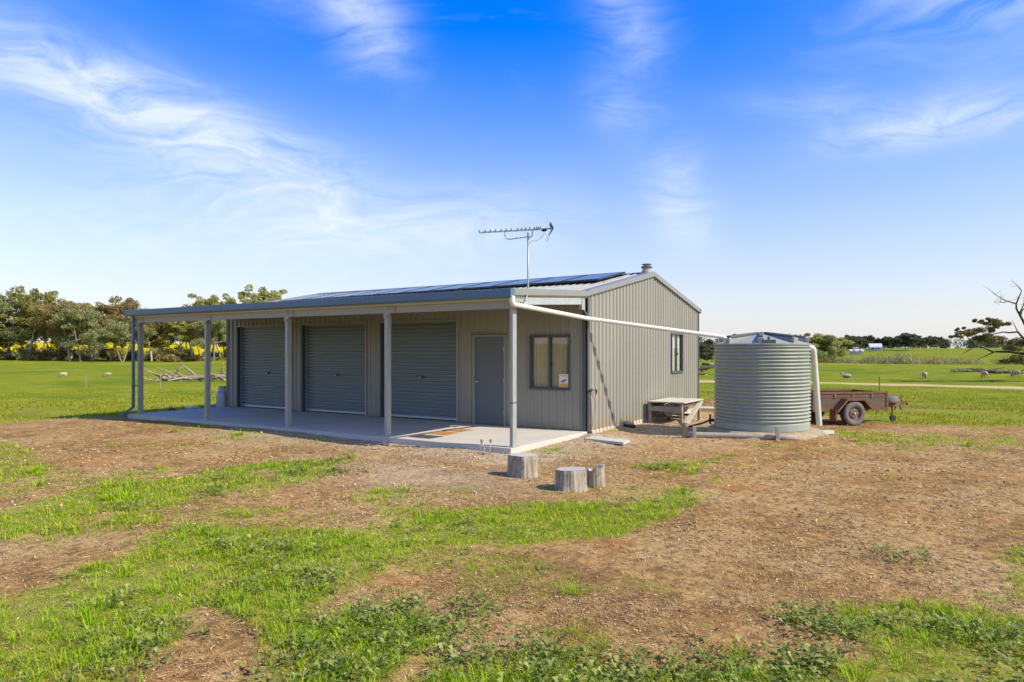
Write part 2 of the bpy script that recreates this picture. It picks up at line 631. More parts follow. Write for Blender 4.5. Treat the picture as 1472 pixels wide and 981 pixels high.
M_rustpanel = plain('faded_panel', (0.12, 0.088, 0.062), 0.75, 0.1, 0.25, 5, 0.3, stretch=(1, 1, 2.5), dirt=((0.17, 0.08, 0.045), 0.56))
M_rim = plain('rusty_rim', (0.20, 0.135, 0.095), 0.75, 0.1, 0.35, 16, 0.3)
M_timber = plain('grey_timber', (0.36, 0.32, 0.255), 0.85, 0, 0.22, 5, 0.35, stretch=(3, 3, 3), dirt=((0.20, 0.17, 0.13), 0.62))
M_timberlight = plain('bleached_timber', (0.52, 0.475, 0.40), 0.8, 0, 0.12, 6, 0.3)
M_timberdark = plain('brown_timber', (0.15, 0.12, 0.09), 0.85, 0, 0.2, 6, 0.3)
M_drum = plain('old_drum', (0.30, 0.29, 0.26), 0.6, 0.2, 0.2, 5, 0.1, dirt=((0.16, 0.11, 0.08), 0.6))
M_mat = plain('coir_mat', (0.42, 0.21, 0.05), 0.95, 0, 0.25, 30, 0.6)
M_matdark = plain('dark_mat', (0.065, 0.06, 0.05), 0.95, 0, 0.3, 30, 0.6)
M_rock = plain('rock', (0.24, 0.20, 0.165), 0.9, 0, 0.3, 6, 0.5)
M_curtain = plain('curtain_cloth', (0.62, 0.51, 0.40), 0.9, 0, 0.08, 4)
M_blind = plain('white_blind', (0.72, 0.72, 0.70), 0.8, 0, 0.04, 4)
M_white = plain('white_card', (0.78, 0.78, 0.75), 0.5, 0, 0.02, 4)
M_yellow = plain('yellow_print', (0.75, 0.45, 0.02), 0.5, 0, 0.03, 4)
M_interior = plain('interior_dark', (0.05, 0.048, 0.045), 0.9)
M_gas = plain('grey_cylinder', (0.42, 0.45, 0.46), 0.4, 0.1, 0.08, 5, dirt=((0.2, 0.13, 0.09), 0.66))
M_wool = plain('wool', (0.42, 0.35, 0.25), 1.0, 0, 0.2, 12, 0.8)
M_woolpale = plain('wool_pale', (0.50, 0.44, 0.33), 1.0, 0, 0.2, 12, 0.8)
M_housewall = plain('house_wall', (0.55, 0.54, 0.50), 0.7, 0, 0.06, 0.5)
M_houseroof = plain('house_roof', (0.68, 0.69, 0.70), 0.4, 0.1, 0.05, 0.5)
M_deadwood = plain('dead_wood', (0.34, 0.27, 0.20), 0.9, 0, 0.3, 3, 0.4, stretch=(2, 2, 2), dirt=((0.20, 0.16, 0.12), 0.58))
M_concretestrip = plain('concrete_strip', (0.50, 0.50, 0.45), 0.85, 0, 0.10, 5, 0.3)


def m_tank():
    m, t, b = pbsdf('tank_plastic')
    oc = obj_coord(t)
    n = t.noise(t.v('MULTIPLY', oc, (1, 1, 0.35)), 2.5, 5, 0.6)
    c = t.mix(t.rng(n, 0.3, 0.7), (0.28, 0.315, 0.275), (0.35, 0.38, 0.32))
    n2 = t.noise(t.v('MULTIPLY', oc, (6, 6, 0.5)), 1.5, 4, 0.6)
    c = t.mix(t.rng(n2, 0.58, 0.8, 0, 0.35), c, (0.36, 0.34, 0.27))
    t.put(b.inputs['Base Color'], c)
    b.inputs['Roughness'].default_value = 0.42
    return m


M_tank = m_tank()
M_tankpale = plain('tank_roof_pale', (0.33, 0.34, 0.30), 0.45, 0, 0.06, 3)


def m_concrete():
    m, t, b = pbsdf('concrete')
    oc = obj_coord(t)
    n = t.noise(oc, 0.9, 6, 0.65)
    n2 = t.noise(oc, 40, 3, 0.6)
    c = t.mix(t.rng(n, 0.3, 0.72), (0.51, 0.475, 0.415), (0.61, 0.57, 0.495))
    c = t.mix(t.rng(n2, 0.35, 0.75, 0, 0.25), c, (0.42, 0.375, 0.31))
    st = t.noise(t.v('MULTIPLY', oc, (0.7, 2.5, 1)), 1.4, 5, 0.7)
    c = t.mix(t.rng(st, 0.54, 0.70, 0, 0.5), c, (0.40, 0.345, 0.27))
    t.put(b.inputs['Base Color'], c)
    b.inputs['Roughness'].default_value = 0.8
    bumpy(t, b, n2, 0.25, 0.003)
    return m


M_conc = m_concrete()


def m_glass(name, tint, gloss_rough=0.02, mirror=0.10):
    m, t, b = pbsdf(name)
    t.n.remove(b)
    tr = t.new('ShaderNodeBsdfTransparent')
    t.put(tr.inputs[0], tint)
    gl = t.new('ShaderNodeBsdfGlossy')
    gl.inputs['Roughness'].default_value = gloss_rough
    lw = t.new('ShaderNodeLayerWeight')
    lw.inputs['Blend'].default_value = 0.5
    f = t.m('ADD', t.m('MULTIPLY', t.m('POWER', lw.outputs['Facing'], 5.0), 0.95), 0.04 + mirror, clamp=True)
    mx = t.new('ShaderNodeMixShader')
    t.put(mx.inputs[0], f)
    t.l.new(tr.outputs[0], mx.inputs[1])
    t.l.new(gl.outputs[0], mx.inputs[2])
    out = t.n.get('Material Output')
    t.l.new(mx.outputs[0], out.inputs[0])
    return m


M_glass = m_glass('window_glass', (0.93, 0.94, 0.93), 0.02, 0.03)


def m_solar():
    m, t, b = pbsdf('solar_cell')
    oc = obj_coord(t)
    s = t.new('ShaderNodeSeparateXYZ')
    t.put(s.inputs[0], oc)
    gx = t.m('LESS_THAN', t.m('FRACT', t.m('MULTIPLY', s.outputs[0], 6.2)), 0.035)
    gy = t.m('LESS_THAN', t.m('FRACT', t.m('MULTIPLY', s.outputs[1], 6.2)), 0.035)
    c = t.mix(t.m('MAXIMUM', gx, gy), (0.012, 0.018, 0.035), (0.09, 0.10, 0.12))
    t.put(b.inputs['Base Color'], c)
    b.inputs['Roughness'].default_value = 0.17
    b.inputs['Specular IOR Level'].default_value = 0.7
    return m


M_solar = m_solar()


def m_ground():
    m, t, b = pbsdf('yard_and_paddock')
    pos = t.new('ShaderNodeNewGeometry').outputs['Position']

    def attr(n):
        nd = t.new('ShaderNodeAttribute')
        nd.attribute_name = n
        return nd.outputs['Fac']
    n1 = t.noise(pos, 0.55, 6, 0.62)
    n2 = t.noise(pos, 3.2, 6, 0.68)
    n3 = t.noise(pos, 22.0, 4, 0.7)
    n4 = t.noise(pos, 90.0, 3, 0.7)
    straw = t.noise(t.v('MULTIPLY', pos, (1.0, 2.2, 1)), 14.0, 6, 0.75, 1.2)
    dirt = t.ramp(n2, [(0.30, (0.17, 0.088, 0.036)), (0.48, (0.385, 0.213, 0.068)), (0.66, (0.56, 0.355, 0.135))])
    dirt = t.mix(t.rng(n1, 0.46, 0.62, 0, 0.62), dirt, (0.56, 0.39, 0.19))
    dirt = t.mix(t.rng(n1, 0.36, 0.47, 0.65, 0.0), dirt, (0.22, 0.12, 0.055))
    dirt = t.mix(t.rng(straw, 0.52, 0.66, 0, 0.85), dirt, (0.60, 0.44, 0.21))
    dirt = t.mix(t.rng(n3, 0.34, 0.48, 0.55, 0.0), dirt, (0.13, 0.072, 0.033))
    dirt = t.mix(t.rng(n4, 0.58, 0.72, 0, 0.55), dirt, (0.60, 0.44, 0.23))
    n5 = t.noise(t.v('MULTIPLY', pos, (1.4, 1, 1)), 9.0, 5, 0.7, 0.6)
    dirt = t.mix(t.rng(n5, 0.38, 0.53, 0.75, 0.0), dirt, (0.15, 0.082, 0.038))
    red = t.noise(pos, 0.9, 3, 0.5)
    dirt = t.mix(t.rng(red, 0.58, 0.72, 0, 0.45), dirt, (0.42, 0.19, 0.06))
    sand = t.mix(t.rng(n2, 0.35, 0.7), (0.44, 0.335, 0.22), (0.60, 0.50, 0.365))
    sand = t.mix(t.rng(n3, 0.34, 0.5, 0.5, 0.0), sand, (0.22, 0.165, 0.11))
    c = t.mix(attr('pale'), dirt, sand)
    turf = t.ramp(n2, [(0.32, (0.15, 0.19, 0.014)), (0.5, (0.23, 0.33, 0.016)), (0.68, (0.34, 0.39, 0.026))])
    turf = t.mix(t.rng(n3, 0.36, 0.52, 0.5, 0.0), turf, (0.085, 0.075, 0.03))
    gfac = t.m('MULTIPLY', attr('grass'), t.rng(n3, 0.34, 0.60, 0.1, 0.9))
    c = t.mix(gfac, c, turf)
    lg = t.noise(pos, 0.06, 5, 0.6)
    md = t.noise(t.v('MULTIPLY', pos, (1, 1, 1)), 0.5, 6, 0.7)
    past = t.ramp(t.m('ADD', t.m('MULTIPLY', lg, 0.6), t.m('MULTIPLY', md, 0.4)),
                  [(0.36, (0.105, 0.165, 0.008)), (0.47, (0.155, 0.21, 0.008)), (0.55, (0.205, 0.24, 0.010)), (0.64, (0.28, 0.27, 0.014))])
    near = t.rng(t.v('LENGTH', t.v('SUBTRACT', pos, (6.5, -13.2, 0))), 22, 60, 1.0, 0.0)
    past = t.mix(t.m('MULTIPLY', near, t.rng(md, 0.42, 0.62, 0.15, 0.65)), past, (0.36, 0.335, 0.03))
    past = t.mix(t.rng(n3, 0.30, 0.46, 0.35, 0.0), past, (0.08, 0.10, 0.02))
    dry = t.noise(pos, 0.22, 7, 0.72)
    past = t.mix(t.rng(dry, 0.47, 0.62, 0.0, 0.55), past, (0.34, 0.30, 0.045))
    dk = t.noise(pos, 1.7, 6, 0.72)
    past = t.mix(t.rng(dk, 0.36, 0.5, 0.4, 0.0), past, (0.10, 0.13, 0.015))
    bare = t.noise(pos, 0.8, 6, 0.7)
    past = t.mix(t.m('MULTIPLY', near, t.rng(bare, 0.52, 0.64, 0.0, 0.7)), past, (0.30, 0.21, 0.085))
    c = t.mix(attr('pasture'), c, past)
    c = t.mix(t.m('MULTIPLY', attr('track'), t.rng(md, 0.25, 0.5, 0.55, 1.0)), c, (0.60, 0.44, 0.22))
    c = t.mix(attr('brown'), c, (0.20, 0.14, 0.07))
    t.put(b.inputs['Base Color'], c)
    b.inputs['Roughness'].default_value = 0.95
    b.inputs['Specular IOR Level'].default_value = 0.05
    h = t.m('ADD', t.m('MULTIPLY', n3, 0.6), t.m('MULTIPLY', straw, 0.6))
    h = t.m('ADD', h, t.m('MULTIPLY', n4, 0.25))
    bumpy(t, b, h, 0.75, 0.035)
    return m


M_ground = m_ground()


def m_leaf(name, stops, trans=0.35, rnd_obj=0.0, rough=0.6, tip=None):
    """leaf or blade whose colour varies from one loose piece to the next"""
    m, t, b = pbsdf(name)
    geo = t.new('ShaderNodeNewGeometry')
    f = geo.outputs['Random Per Island']
    if rnd_obj:
        oi = t.new('ShaderNodeObjectInfo')
        f = t.m('ADD', t.m('MULTIPLY', f, 1 - rnd_obj), t.m('MULTIPLY', oi.outputs['Random'], rnd_obj))
    c = t.ramp(f, stops)
    if tip:
        nz = t.noise(geo.outputs['Position'], tip[0], 3, 0.6)
        c = t.mix(t.rng(nz, tip[1], tip[2], 0, 0.8), c, tip[3])
    t.put(b.inputs['Base Color'], c)
    b.inputs['Roughness'].default_value = rough
    b.inputs['Specular IOR Level'].default_value = 0.12
    tl = t.new('ShaderNodeBsdfTranslucent')
    t.put(tl.inputs[0], c)
    mx = t.new('ShaderNodeMixShader')
    mx.inputs[0].default_value = trans
    t.l.new(b.outputs[0], mx.inputs[1])
    t.l.new(tl.outputs[0], mx.inputs[2])
    t.l.new(mx.outputs[0], t.n.get('Material Output').inputs[0])
    return m


M_grass = m_leaf('grass_blade', [(0.0, (0.17, 0.34, 0.006)), (0.40, (0.30, 0.50, 0.008)), (0.80, (0.43, 0.56, 0.016)), (0.94, (0.48, 0.50, 0.06)), (1.0, (0.58, 0.48, 0.18))], 0.35,
                 tip=(1.3, 0.52, 0.7, (0.40, 0.47, 0.025)))
M_pastgrass = m_leaf('pasture_blade', [(0.0, (0.20, 0.25, 0.01)), (0.5, (0.30, 0.34, 0.015)), (1.0, (0.46, 0.42, 0.06))], 0.35,
                     tip=(0.6, 0.45, 0.65, (0.40, 0.38, 0.03)))
M_weed = m_leaf('weed_leaf', [(0.0, (0.14, 0.18, 0.04)), (0.5, (0.26, 0.30, 0.075)), (1.0, (0.42, 0.44, 0.15))], 0.3,
                tip=(2.2, 0.5, 0.66, (0.19, 0.26, 0.04)))
M_straw = m_leaf('straw', [(0.0, (0.22, 0.12, 0.05)), (0.5, (0.46, 0.30, 0.125)), (1.0, (0.64, 0.50, 0.30))], 0.1)
M_pebble = m_leaf('pebble_stone', [(0.0, (0.20, 0.11, 0.055)), (0.6, (0.44, 0.28, 0.13)), (1.0, (0.70, 0.57, 0.41))], 0.0, rough=0.9)
M_canola = m_leaf('canola_flower', [(0.0, (0.55, 0.46, 0.0)), (0.6, (0.78, 0.66, 0.0)), (1.0, (0.82, 0.74, 0.02))], 0.3)
EU = dict(
    olive=[(0.0, (0.222, 0.222, 0.056)), (0.5, (0.424, 0.396, 0.101)), (1.0, (0.600, 0.590, 0.185))],
    grey=[(0.0, (0.185, 0.212, 0.093)), (0.5, (0.368, 0.388, 0.175)), (1.0, (0.572, 0.572, 0.278))],
    brown=[(0.0, (0.231, 0.183, 0.066)), (0.5, (0.429, 0.330, 0.132)), (1.0, (0.600, 0.477, 0.198))],
    far=[(0.0, (0.070, 0.086, 0.050)), (0.5, (0.140, 0.156, 0.086)), (1.0, (0.234, 0.242, 0.133))])
M_leaf = {k: m_leaf('eucalypt_' + k, v, 0.48, 0.25) for k, v in EU.items()}
M_bark = plain('gum_bark', (0.26, 0.225, 0.18), 0.85, 0, 0.3, 1.5, 0.4, stretch=(1, 1, 0.3), dirt=((0.12, 0.095, 0.07), 0.55))
M_barkpale = plain('pale_gum_bark', (0.46, 0.42, 0.35), 0.8, 0, 0.2, 1.2, 0.3, stretch=(1, 1, 0.3))
M_barkdark = plain('dark_bark', (0.085, 0.07, 0.055), 0.9, 0, 0.3, 1.5, 0.4)


def m_stump():
    m, t, b = pbsdf('stump_wood')
    oc = obj_coord(t)
    n = t.noise(t.v('MULTIPLY', oc, (3, 3, 1.1)), 3.2, 7, 0.75, 1.6)
    c = t.ramp(n, [(0.30, (0.11, 0.08, 0.05)), (0.42, (0.25, 0.20, 0.145)), (0.56, (0.42, 0.37, 0.29)), (0.72, (0.34, 0.24, 0.14))])
    t.put(b.inputs['Base Color'], c)
    b.inputs['Roughness'].default_value = 0.9
    bumpy(t, b, n, 0.6, 0.02)
    return m


def m_stumptop():
    m, t, b = pbsdf('stump_cut')
    oc = obj_coord(t)
    d = t.v('LENGTH', t.v('MULTIPLY', oc, (1, 1, 0)))
    n = t.noise(oc, 9, 4, 0.6)
    rg = t.m('SINE', t.m('ADD', t.m('MULTIPLY', d, 160), t.m('MULTIPLY', n, 9)))
    c = t.mix(t.rng(rg, -1, 1), (0.40, 0.37, 0.33), (0.52, 0.49, 0.44))
    c = t.mix(t.rng(n, 0.58, 0.66, 0, 0.6), c, (0.24, 0.20, 0.16))
    t.put(b.inputs['Base Color'], c)
    b.inputs['Roughness'].default_value = 0.9
    return m


M_stump, M_stumptop = m_stump(), m_stumptop()

# ================================================================== SETTING: ground
def build_ground():
    ang = np.concatenate([np.arange(-50, 50, 0.36), np.arange(50, 310, 4.0)])
    rad = [0.7]
    while rad[-1] < 1250:
        rad.append(rad[-1] * 1.0145)
    rad = np.array(rad)
    na, nr = len(ang), len(rad)
    RR, AA = np.meshgrid(rad, ang, indexing='ij')
    X, Y = from_polar(RR, AA)
    X, Y = X.ravel(), Y.ravel()
    Z = terrain(X, Y)
    g = grass_mask(X, Y)
    V = np.stack([X, Y, Z], 1)
    V = np.vstack([V, [[OX, OY, tz(OX, OY)]]])
    i, k = np.meshgrid(np.arange(nr - 1), np.arange(na), indexing='ij')
    k2 = (k + 1) % na
    Q = np.stack([i * na + k, i * na + k2, (i + 1) * na + k2, (i + 1) * na + k], -1).reshape(-1, 4)[:, ::-1]
    c = len(V) - 1
    kk = np.arange(na)
    T = np.stack([np.full(na, c), kk, (kk + 1) % na], 1)[:, ::-1]
    o = np_mesh('ground', V, T, Q, M_ground, smooth=True)
    me = o.data
    tr, br = track_mask(V[:, 0], V[:, 1])
    for nm, arr in (('grass', np.append(g, 0)), ('pasture', pasture_mask(V[:, 0], V[:, 1])),
                    ('pale', pale_mask(V[:, 0], V[:, 1])), ('track', tr), ('brown', br)):
        at = me.attributes.new(nm, 'FLOAT', 'POINT')
        at.data.foreach_set('value', arr.astype(np.float32))
    tag(o, 'brown dry yard running out into green pasture', None, None, 'structure')
    return o


build_ground()

# slab under the awning and shed
slab = MB()
slab.box(-12.25, 0.02, -3.03, 7.5, -0.22, 0.0)
o = slab.build('concrete_slab', M_conc, bevel=0.008)
tag(o, 'pale concrete slab under the shed and its awning', None, None, 'structure')
# saw-cut control joints are part of the slab
for xj in (-9.2, -6.1, -3.02):
    MB().box(xj - 0.004, xj + 0.004, -3.02, -0.04, -0.02, 0.0012).build('control_joint', M_interior, o)

# gravel pad for the tank
pad = MB()
random.seed(4)
TC = (3.03, 2.33)
prof = [(1.30, -0.16), (1.20, -0.02), (1.13, 0.03), (1.08, 0.05), (0.4, 0.055), (0.001, 0.055)]
pad.lathe(prof, 48, (TC[0], TC[1], 0), wob=lambda t, z: 1 + 0.05 * math.sin(3 * t + 1) + 0.03 * math.sin(7 * t) + 0.015 * math.sin(17 * t))
M_padsand = plain('pad_sand', (0.33, 0.26, 0.17), 0.95, 0, 0.3, 5, 0.8, dirt=((0.25, 0.22, 0.17), 0.56))
tag(pad.build('gravel_pad', M_padsand, smooth=True), 'low pale gravel pad under the water tank', None, None, 'structure')

# ================================================================== SHED
SH = thing('steel_shed', 'grey corrugated steel shed with three roller doors and an open front awning', 'shed', (0, 0, 0))
LX, WY, HE, HR = -12.2, 7.526, 2.96, 3.705
PIT = math.atan2(HR - HE, WY / 2)
PER = 0.19


def rib_off(s, h=0.028):
    u = (s / PER) % 1.0 * PER
    d = min(u, PER - u)
    if d <= 0.014: return h
    if d >= 0.034: return 0.0
    return h * (0.034 - d) / 0.02


def rib_breaks(s0, s1):
    out = [s0, s1]
    k = math.floor(s0 / PER) - 1
    while k * PER < s1 + PER:
        for e in (-0.034, -0.014, 0.014, 0.034):
            q = k * PER + e
            if s0 < q < s1:
                out.append(q)
        k += 1
    return sorted(out)


def corrugate(mb, s0, s1, fn0, fn1, h=0.028):
    br = rib_breaks(s0, s1)
    n = len(mb.v)
    for s in br:
        f = rib_off(s, h)
        mb.v.append(fn0(s, f))
        mb.v.append(fn1(s, f))
    for i in range(len(br) - 1):
        a = n + 2 * i
        mb.f.append((a, a + 2, a + 3, a + 1))


ROLL = [(-11.75, -9.25), (-8.87, -6.38), (-5.90, -3.39)]
PA = (-2.935, -2.062)
WIN = (-1.41, -0.38, 0.85, 2.06)
wf = MB()
ops = [(a, b, 0.0, 2.42) for a, b in ROLL] + [(PA[0], PA[1], 0.0, 2.06), WIN]
ZT = 2.93


def fw(x0, x1, z0, z1):
    corrugate(wf, x0, x1, lambda s, f: (s, -f, z0), lambda s, f: (s, -f, z1), 0.034)


cur = LX
for (a, b, z0, z1) in ops:
    fw(cur, a, 0.012, ZT)
    fw(a, b, z1, ZT)
    if z0 > 0.02:
        fw(a, b, 0.012, z0)
    cur = b
fw(cur, -0.045, 0.012, ZT)
wf.build('front_wall', M_wall, SH)


def roofz(y):
    return HE + math.tan(PIT) * (y if y < WY / 2 else WY - y)


wg = MB()
GW = (5.11, 6.06, 1.09, 2.20)


def gw(y0, y1, zf0, zf1):
    corrugate(wg, y0, y1, lambda s, f: (f, s, zf0(s)), lambda s, f: (f, s, zf1(s)))


low = lambda s: -0.07
top = lambda s: roofz(s) - 0.03
gw(0.03, WY / 2, low, top)
gw(WY / 2, GW[0], low, top)
gw(GW[0], GW[1], low, lambda s: GW[2])
gw(GW[0], GW[1], lambda s: GW[3], top)
gw(GW[1], WY, low, top)
wg.build('gable_wall', M_wall, SH)
wl = MB()
corrugate(wl, 0.0, WY / 2, lambda s, f: (LX - f, s, -0.07), lambda s, f: (LX - f, s, roofz(s) - 0.03))
corrugate(wl, WY / 2, WY, lambda s, f: (LX - f, s, -0.07), lambda s, f: (LX - f, s, roofz(s) - 0.03))
wl.build('end_wall', M_wall, SH)
wr = MB()
corrugate(wr, LX, 0.0, lambda s, f: (s, WY + f, -0.07), lambda s, f: (s, WY + f, HE - 0.03))
wr.build('rear_wall', M_wall, SH)

# roof sheets
rf = MB()
corrugate(rf, LX - 0.04, 0.03, lambda s, f: (s, 0.0, HE + f), lambda s, f: (s, WY / 2, HR + f), 0.024)
corrugate(rf, LX - 0.04, 0.03, lambda s, f: (s, WY / 2, HR + f), lambda s, f: (s, WY + 0.06, HE - 0.01 + f), 0.024)
roof = rf.build('roof', M_roof, SH)
rc = MB()
rc.prism([(LX - 0.05, WY / 2 - 0.17, HR + 0.0), (LX - 0.05, WY / 2, HR + 0.042), (LX - 0.05, WY / 2 + 0.17, HR + 0.0), (LX - 0.05, WY / 2, HR + 0.03)], (0.05 - LX + 0.03, 0, 0))
rc.build('ridge_cap', M_cap, roof)
# barge capping along both gables
for xs, nm in ((0.045, 'barge_cap'), (LX - 0.055, 'barge_cap')):
    b_ = MB()
    for (ya, za, yb, zb) in ((-0.02, HE - 0.004, WY / 2, HR), (WY / 2, HR, WY + 0.08, HE - 0.015)):
        b_.prism([(xs - 0.022, ya, za - 0.085), (xs - 0.022, ya, za + 0.036), (xs + 0.022, ya, za + 0.036), (xs + 0.022, ya, za - 0.085)], (0, yb - ya, zb - za))
        b_.prism([(xs - 0.15, ya, za + 0.031), (xs - 0.15, ya, za + 0.037), (xs - 0.022, ya, za + 0.037), (xs - 0.022, ya, za + 0.031)], (0, yb - ya, zb - za))
    b_.build(nm, M_cap, roof)
# rear gutter stub that shows past the gable
MB().box(LX - 0.05, 0.07, WY + 0.03, WY + 0.15, HE - 0.12, HE + 0.02).build('rear_gutter', M_gutter, SH, bevel=0.006)

# dark corner flashings
for (x0, x1, y0, y1) in ((-0.10, 0.012, -0.036, -0.006), (-0.012, 0.034, -0.036, 0.055)):
    MB().box(x0, x1, y0, y1, -0.09 if x1 > 0.02 else 0.0, 2.86).build('corner_flashing', M_trim, SH)
MB().box(LX - 0.036, LX + 0.05, -0.036, 0.05, 0.0, 2.86).build('corner_flashing', M_trim, SH)
MB().box(-0.02, 0.036, WY - 0.04, WY + 0.034, -0.06, 2.86).build('corner_flashing', M_trim, SH)

# awning
aw = MB()
AY, AZ0, AZ1 = -3.0, 2.935, 2.755
corrugate(aw, LX - 0.04, 0.03, lambda s, f: (s, AY, AZ1 + f), lambda s, f: (s, 0.0, AZ0 + f), 0.024)
awn = aw.build('awning_roof', M_roof, SH)
MB().bar((0.05, AY - 0.02, AZ1 - 0.016), (0.05, 0.0, AZ0 - 0.016), 0.04, 0.115).build('barge_cap', M_cap, awn)
MB().bar((LX - 0.055, AY - 0.02, AZ1 - 0.016), (LX - 0.055, 0.0, AZ0 - 0.016), 0.04, 0.115).build('barge_cap', M_cap, awn)
for yy in (-0.75, -1.5, -2.25):
    zz = AZ0 + (AZ1 - AZ0) * yy / AY - 0.055
    MB().box(LX, 0.0, yy - 0.03, yy + 0.03, zz - 0.05, zz + 0.05).build('purlin', M_galv, awn, bevel=0.004)
# gutter: a quad-profile channel
gt = MB()
gp = [(-2.985, 2.79), (-2.985, 2.635), (-3.10, 2.635), (-3.125, 2.66), (-3.125, 2.775), (-3.115, 2.795), (-3.095, 2.795), (-3.095, 2.785), (-3.112, 2.77), (-3.112, 2.665), (-3.096, 2.648), (-2.998, 2.648), (-2.998, 2.79)]
gt.prism([(LX - 0.07, y, z) for y, z in gp], (0.07 - LX + 0.075, 0, 0))
gut = gt.build('gutter', M_gutter, SH)
for xe in (LX - 0.072, 0.073):
    MB().prism([(xe, -2.985, 2.79), (xe, -2.985, 2.632), (xe, -3.10, 2.632), (xe, -3.128, 2.66), (xe, -3.128, 2.798)], (0.004, 0, 0)).build('end_cap', M_gutter, gut)
MB().box(LX - 0.03, 0.03, -2.983, -2.93, 2.598, 2.64).build('lit_underside_strip', M_cream, SH)  # pale strip whose cream colour stands in for light bounced onto the gutter underside
# front beam and rafters
MB().box(LX + 0.02, 0.0, -2.925, -2.865, 2.455, 2.62).build('front_beam', M_beam, SH, bevel=0.004)
SPX = 2.977
PX = [-0.05 - SPX * k for k in range(5)]
PYc = -2.845
post0 = None
for k, px in enumerate(PX):
    pm = MB()
    # channel section: web, two flanges and lips
    pm.box(px - 0.034, px + 0.034, PYc - 0.065, PYc + 0.065, 0.0, 2.455 if k else 2.60)
    p_ = pm.build('post', M_galvpost, SH, bevel=0.006)
    MB().box(px - 0.07, px + 0.07, PYc - 0.11, PYc + 0.10, 0.0005, 0.012).build('base_plate', M_galv, p_, bevel=0.002)
    bm_ = MB()
    for sx in (-0.052, 0.052):
        for sy in (-0.085, 0.08):
            bm_.lathe([(0.009, 0.012), (0.009, 0.024), (0.0005, 0.024)], 6, (px + sx, PYc + sy, 0))
    tag(bm_.build('anchor_bolt', M_alu, p_), kind='stuff')
    if k == 0:
        MB().box(px - 0.0365, px + 0.0365, PYc - 0.0675, PYc + 0.0675, 0.775, 0.79).build('strap', M_black, p_)
    # gusset plate
    s = 1 if k else 1
    if k:
        MB().prism([(px - 0.036, -2.934, 2.61), (px + 0.27, -2.934, 2.61), (px + 0.27, -2.934, 2.46), (px + 0.14, -2.934, 2.455), (px + 0.036, -2.934, 2.36), (px - 0.036, -2.934, 2.36)],
                   (0, -0.006, 0)).build('gusset', M_beam, SH)
        gb = MB()
        for gx in (0.08, 0.14, 0.20):
            for gz in (2.585, 2.535):
                gb.lathe([(0.0001, -0.008), (0.009, -0.008), (0.009, 0.0)], 6, (px + gx, -2.94, gz), 'y')
        tag(gb.build('bolt', M_darkmetal, SH), kind='stuff')
    # rafter back to the wall
    if k:
        MB().bar((px, -2.86, 2.565), (px, -0.03, 2.735), 0.055, 0.15).build('rafter', M_beam, SH, bevel=0.004)
# the end rafter is bare galvanised channel
er = MB()
er.bar((0.0, -2.90, 2.585), (0.0, -0.30, 2.735), 0.05, 0.135)
er.build('end_rafter', M_galv, SH, bevel=0.004)
MB().bar((0.012, -2.93, 2.692), (0.012, -0.02, 2.845), 0.03, 0.045).build('end_purlin', M_cream, SH)
MB().box(-0.035, 0.037, -0.32, -0.17, 2.56, 2.80).build('wall_bracket', M_galvpost, SH, bevel=0.004)
MB().box(0.026, 0.036, -2.93, -2.62, 2.545, 2.67).build('connector_plate', M_galvpost, SH, bevel=0.002)
cb = MB()
for i in range(4):
    for zz in (2.65, 2.565):
        cb.lathe([(0.012, 0), (0.012, 0.012), (0.0004, 0.012)], 6, (0.036, -2.88 + 0.07 * i, zz), 'x')
tag(cb.build('bolt', M_darkmetal, SH), kind='stuff')
# downpipe at the far post
dpx = PX[4] - 0.085
dp = MB()
dp.box(dpx - 0.045, dpx + 0.03, -3.02, -2.96, 0.16, 2.64)
d_ = dp.build('downpipe', M_gutter, SH, bevel=0.006)
MB().bar((dpx - 0.01, -2.99, 0.19), (dpx - 0.20, -3.22, -0.03), 0.075, 0.06).build('shoe', M_gutter, d_, bevel=0.005)
for zz in (0.75, 1.9):
    MB().box(dpx - 0.05, dpx + 0.05, -3.025, -2.90, zz, zz + 0.03).build('clip', M_trim, d_)

